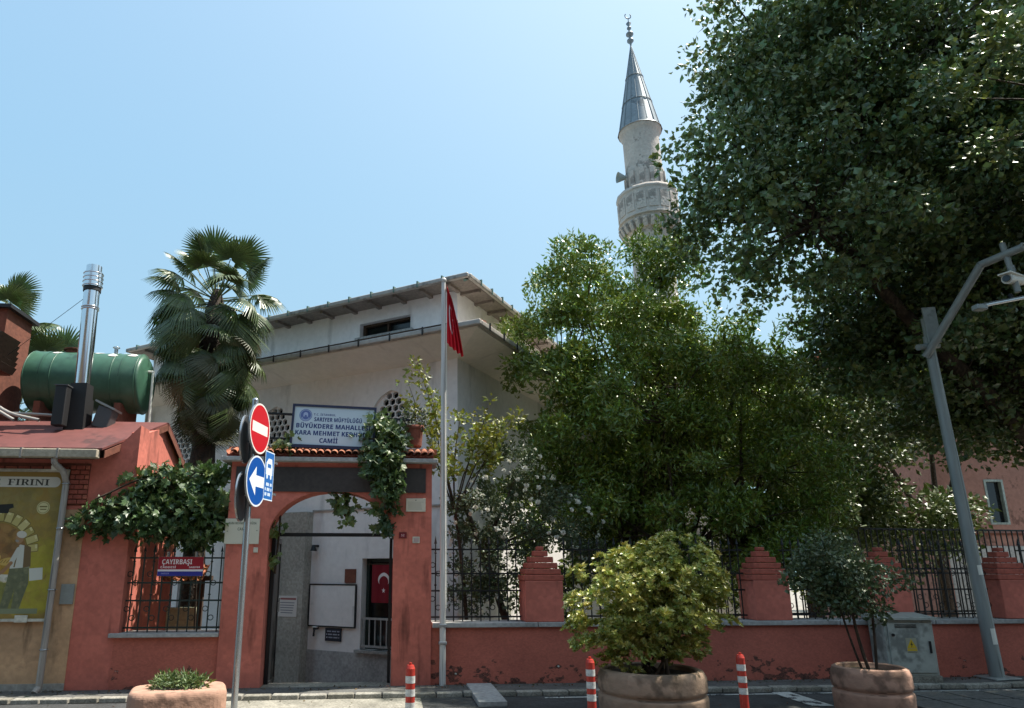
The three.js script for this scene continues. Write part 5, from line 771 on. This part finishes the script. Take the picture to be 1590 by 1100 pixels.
{
  const s = thing('sign_post', 'galvanised post with no entry and blue arrow signs', 'traffic sign', [-2.59, 0, 1.42]);
  mesh('post', [rod(V(0, 0, 0), V(0, 3.62, 0), 0.038, 0.038, 16)], M.galv, s); mesh('post_cap', at(new THREE.SphereGeometry(0.04, 12, 6), 0, 3.62, 0), M.galv, s);
  const N = V(0.978, 0, 0.208), turn = Math.atan2(N.x, N.z);
  const disc = (name, y, r, off, draw, back = true) => {
    const g = new THREE.Group(); g.name = name; g.position.set(N.x * off, y, N.z * off); g.rotation.y = turn; s.add(g);
    mesh('plate', at(cyl(r, r, 0.02, 40), 0, 0, -0.021, Math.PI / 2), M.galv, g);
    mesh('face', new THREE.CircleGeometry(r, 40).translate(0, 0, 0.003), print(512, 512, draw, { roughness: 0.4 }), g); return g;
  };
  disc('no_entry_sign', 3.26, 0.315, 0.085, (x) => { x.fillStyle = '#e9e6e0'; x.fillRect(0, 0, 512, 512); x.fillStyle = '#c21621'; x.beginPath(); x.arc(256, 256, 238, 0, 7); x.fill(); x.fillStyle = '#ece8df'; x.fillRect(62, 204, 388, 104); });
  disc('arrow_sign', 2.61, 0.31, 0.085, (x) => { x.fillStyle = '#dfe6ee'; x.fillRect(0, 0, 512, 512); x.fillStyle = '#0f4f9f'; x.beginPath(); x.arc(256, 256, 238, 0, 7); x.fill(); x.fillStyle = '#eef1f3'; x.beginPath(); x.moveTo(70, 256); x.lineTo(232, 110); x.lineTo(232, 200); x.lineTo(436, 200); x.lineTo(436, 312); x.lineTo(232, 312); x.lineTo(232, 402); x.fill(); });
  { const g = new THREE.Group(); g.name = 'towing_sign'; s.add(g); g.rotation.y = turn; g.position.set(N.x * 0.06 + 0.10, 2.72, N.z * 0.06 - 0.36); mesh('plate', bx(-0.15, 0.15, -0.31, 0.31, -0.012, 0.004), M.galv, g); mesh('face', board(0.3, 0.62).translate(0, 0, 0.006), print(400, 620, (x, w, h) => { x.fillStyle = '#d7e6f2'; x.fillRect(0, 0, w, h); x.fillStyle = '#1b63ad'; x.fillRect(14, 14, w - 28, h - 28); x.fillStyle = '#dbe8f2'; x.beginPath(); x.moveTo(60, 300); x.lineTo(60, 150); x.lineTo(150, 90); x.lineTo(300, 90); x.lineTo(340, 200); x.lineTo(340, 300); x.fill(); x.fillStyle = '#1b63ad'; x.fillRect(120, 160, 150, 50); x.fillStyle = '#dbe8f2'; x.beginPath(); x.arc(120, 320, 34, 0, 7); x.arc(280, 320, 34, 0, 7); x.fill(); for (let i = 0; i < 3; i++) for (let k = 0; k < 7; k++) if ((i * 3 + k * 5) % 4) x.fillRect(56 + k * 42, 400 + i * 62, 32, 40); }), g); mesh('bracket', [bx(-0.02, 0.34, -0.22, -0.19, -0.05, -0.02), bx(-0.02, 0.34, 0.19, 0.22, -0.05, -0.02)], M.galv, g); }
  for (const [y, r] of [[3.12, 0.3], [2.42, 0.3]]) { const g = new THREE.Group(); g.name = 'rear_sign'; g.position.set(-N.x * 0.085, y, -N.z * 0.085 + 0.05); g.rotation.y = -Math.PI / 2 - 0.02; s.add(g); mesh('plate', at(cyl(r, r, 0.02, 36), 0, 0, -0.01, Math.PI / 2), M.galv, g); mesh('back_cover', at(cyl(r * 0.96, r * 0.96, 0.006, 36), 0, 0, -0.018, Math.PI / 2), M.darkBack, g); }
  for (const y of [3.4, 3.1, 2.75, 2.45]) mesh('clamp', bx(-0.05, 0.05, y - 0.02, y + 0.02, -0.05, 0.05, 0.008), M.galv, s);
}
{
  const c = thing('camera_pole', 'tall galvanised surveillance pole with a bent arm over the street', 'pole', [7.85, 0.0, 0.22]); c.rotation.z = 0.03;
  mesh('pole', [rod(V(0, 0, 0), V(0, 5.2, 0), 0.095, 0.07, 20), rod(V(0, 5.2, 0), V(0, 5.5, 0), 0.05, 0.05, 16)], M.galvPaint, c);
  mesh('base_plate', bx(-0.2, 0.2, 0.04, 0.065, -0.2, 0.2, 0.01), M.galvPaint, c);
  mesh('arm', [rod(V(-0.1, 4.86, 0.0), V(0.2, 5.99, 1.0), 0.06, 0.058, 16), at(new THREE.SphereGeometry(0.058, 14, 10), 0.2, 5.99, 1.0), rod(V(0.2, 5.99, 1.0), V(0.42, 6.04, 1.5), 0.058, 0.055, 16)], M.galvPaint, c);
  mesh('arm_end', at(new THREE.TorusGeometry(0.056, 0.014, 8, 20), 0.42, 6.04, 1.5, 0, 0.4), M.galvPaint, c);
  mesh('plate', at(bx(-0.1, 0.1, -0.3, 0.3, -0.02, 0.02, 0.01), 0.02, 5.36, 0.1, 0, -0.2, 0.0), M.galvPaint, c); mesh('bracket', rod(V(-0.25, 5.0, 0.05), V(0.15, 5.05, 0.0), 0.05), M.galvPaint, c);
  for (const [y, h] of [[1.55, 0.14], [0.62, 0.22]]) mesh('sticker', at(new THREE.CylinderGeometry(0.0985 - y * 0.0048, 0.0985 - y * 0.0048, h, 12, 1, true, -0.4, 0.8), 0, y, 0), M.camWhite, c);
  mesh('hanger', [rod(V(0.33, 6.2, 1.28), V(0.36, 5.42, 1.32), 0.04, 0.04, 10)], M.galvPaint, c);
  const k = thing('surveillance_camera', 'cream bullet surveillance camera hung under the pole arm', 'camera', [8.06, 5.62, 1.5], -1.2);
  mesh('housing', [at(cyl(0.075, 0.075, 0.4, 16), 0, 0, 0.18, -Math.PI / 2 + 0.12), bx(-0.085, 0.085, 0.06, 0.085, -0.2, 0.24, 0.008)], M.camWhite, k); mesh('lens', at(cyl(0.05, 0.05, 0.02, 16), 0, 0, 0.19, Math.PI / 2), M.glass, k); mesh('bracket', rod(V(0, -0.02, -0.1), V(-0.05, 0.3, -0.2), 0.02), M.galv, k);
  const w = thing('antenna_bar', 'thin grey bar with small lamp heads hung below the arm', 'bar', [7.82, 5.26, 1.55]);
  mesh('bar', rod(V(-0.55, -0.12, 0.1), V(0.8, 0.22, -0.1), 0.03, 0.03, 10), M.galv, w); mesh('lamp_head', at(bx(-0.09, 0.07, -0.05, 0.03, -0.06, 0.06, 0.02), -0.52, -0.13, 0.1), M.galvPaint, w); mesh('clamp', rod(V(0.1, 0.03, 0), V(0.13, 0.14, -0.05), 0.03), M.iron, w);
}
{
  const b = thing('utility_cabinet', 'grey electric utility cabinet with yellow warning triangle against the wall', 'cabinet', [6.42, 0.03, 0.3], -0.1);
  mesh('plinth', bx(-0.36, 0.36, 0, 0.1, -0.2, 0.2), M.concrete, b); mesh('body', bx(-0.34, 0.34, 0.1, 0.84, -0.2, 0.18, 0.01), M.cabinet, b);
  mesh('lid', (() => { const s = new THREE.Shape(); s.moveTo(-0.25, 0); s.lineTo(0.25, 0); s.lineTo(0.25, 0.03); s.lineTo(-0.25, 0.075); s.closePath(); const g = new THREE.ExtrudeGeometry(s, { depth: 0.78, bevelEnabled: false }); g.translate(0, 0, -0.39).rotateY(-Math.PI / 2); return uvm(g.translate(0, 0.842, -0.01)); })(), M.cabinet, b);
  const d = mesh('door', bx(-0.3, 0.3, 0.14, 0.8, 0.181, 0.198, 0.006), M.cabinet, b);
  mesh('handle', bx(0.24, 0.265, 0.4, 0.56, 0.199, 0.22, 0.005), M.iron, d); mesh('lock', at(cyl(0.02, 0.02, 0.02, 10), -0.24, 0.64, 0.199, Math.PI / 2), M.iron, d);
  mesh('warning_label', board(0.15, 0.2).translate(0, 0.5, 0.2005), print(150, 200, (x, w, h) => { x.fillStyle = '#9c9a86'; x.fillRect(0, 0, w, h); x.fillStyle = '#c9a51c'; x.beginPath(); x.moveTo(75, 10); x.lineTo(145, 140); x.lineTo(5, 140); x.fill(); x.fillStyle = '#2b2717'; x.beginPath(); x.moveTo(80, 40); x.lineTo(58, 92); x.lineTo(74, 92); x.lineTo(66, 128); x.lineTo(94, 78); x.lineTo(77, 78); x.fill(); x.fillStyle = '#c9a51c'; x.fillRect(8, 146, 134, 26); x.fillStyle = '#33322c'; for (let i = 0; i < 9; i++) x.fillRect(14 + i * 14, 180, 10, 12); }), d);
  mesh('vent', [0, 1, 2].map(i => bx(-0.2, 0.1, 0.735 + i * 0.018, 0.743 + i * 0.018, 0.199, 0.204)), M.iron, d);
}
{
  const make = (x, z, label) => {
    const b = thing('flexible_bollard', label, 'bollard', [x, 0, z], 0, 'red and white flexible bollards');
    mesh('base', at(cyl(0.1, 0.07, 0.05, 20), 0, 0, 0), M.dark, b); mesh('post', [at(cyl(0.042, 0.042, 0.66, 20), 0, 0.05, 0), at(cyl(0.042, 0.03, 0.03, 20), 0, 0.71, 0), at(cyl(0.014, 0.014, 0.02, 10), 0, 0.74, 0)], M.bollard, b);
    for (const y of [0.4, 0.51, 0.62]) mesh('reflective_band', at(new THREE.CylinderGeometry(0.0435, 0.0435, 0.06, 20, 1, true), 0, y, 0), M.bollardWhite, b); return b;
  };
  make(-0.67, 3.4, 'worn red and white flexible bollard in front of the gate pier'); make(1.05, 3.15, 'red and white flexible bollard beside the wide planter and bright bush'); make(2.65, 2.95, 'red and white flexible bollard between the two round planters');
}
// small roofed shelter seen through the grille
{
  const s = thing('courtyard_shelter', 'small tiled courtyard shelter glimpsed through the iron grille', 'shelter', [-4.75, -0.65, -1.6]);
  mesh('panel', bx(-0.1, 0.75, 0, 1.6, -0.5, -0.4), M.paleWall, s); mesh('post', bx(0.78, 0.86, 0, 2.1, -0.45, -0.37), M.wood, s);
  for (let i = 0; i < 9; i++) { const t = mesh('roof_tile', new THREE.CylinderGeometry(0.06, 0.055, 0.5, 8, 1, true, -Math.PI / 2, Math.PI).rotateX(Math.PI / 2), M.tile, s, [-0.05 + i * 0.115, 2.2, -0.25]); t.rotation.x = 0.5; }
  mesh('beam', bx(-0.12, 0.98, 2.02, 2.1, -0.48, -0.36), M.wood, s);
}
{
  const list = []; for (let i = 0; i < 760; i++) { const nearWall = rnd() < 0.55, x = rr(-9, 9), z = nearWall ? rr(0.03, 0.3) : rr(0.75, 5); list.push({ pos: leafPos(rr(0.025, 0.06), rr(0.015, 0.035), 0.006), m: orient(V(x, nearWall ? 0.041 : 0.012, z), V(rr(-1, 1), rr(0, 0.25), rr(-1, 1)), Math.PI / 2 + rr(-0.3, 0.3)), c: [rr(0.6, 1.5), rr(0.6, 1.2), rr(0.5, 1)] }); }
  tag(mesh('leaf_litter', packLeaves(list), leafMat(0.11, 0.085, 0.045, 0.1, 0.9)), 'dry fallen leaves scattered along the foot of the wall', 'leaves', null, 'stuff');
}
shadow(scene);
renderer.render(scene, camera);
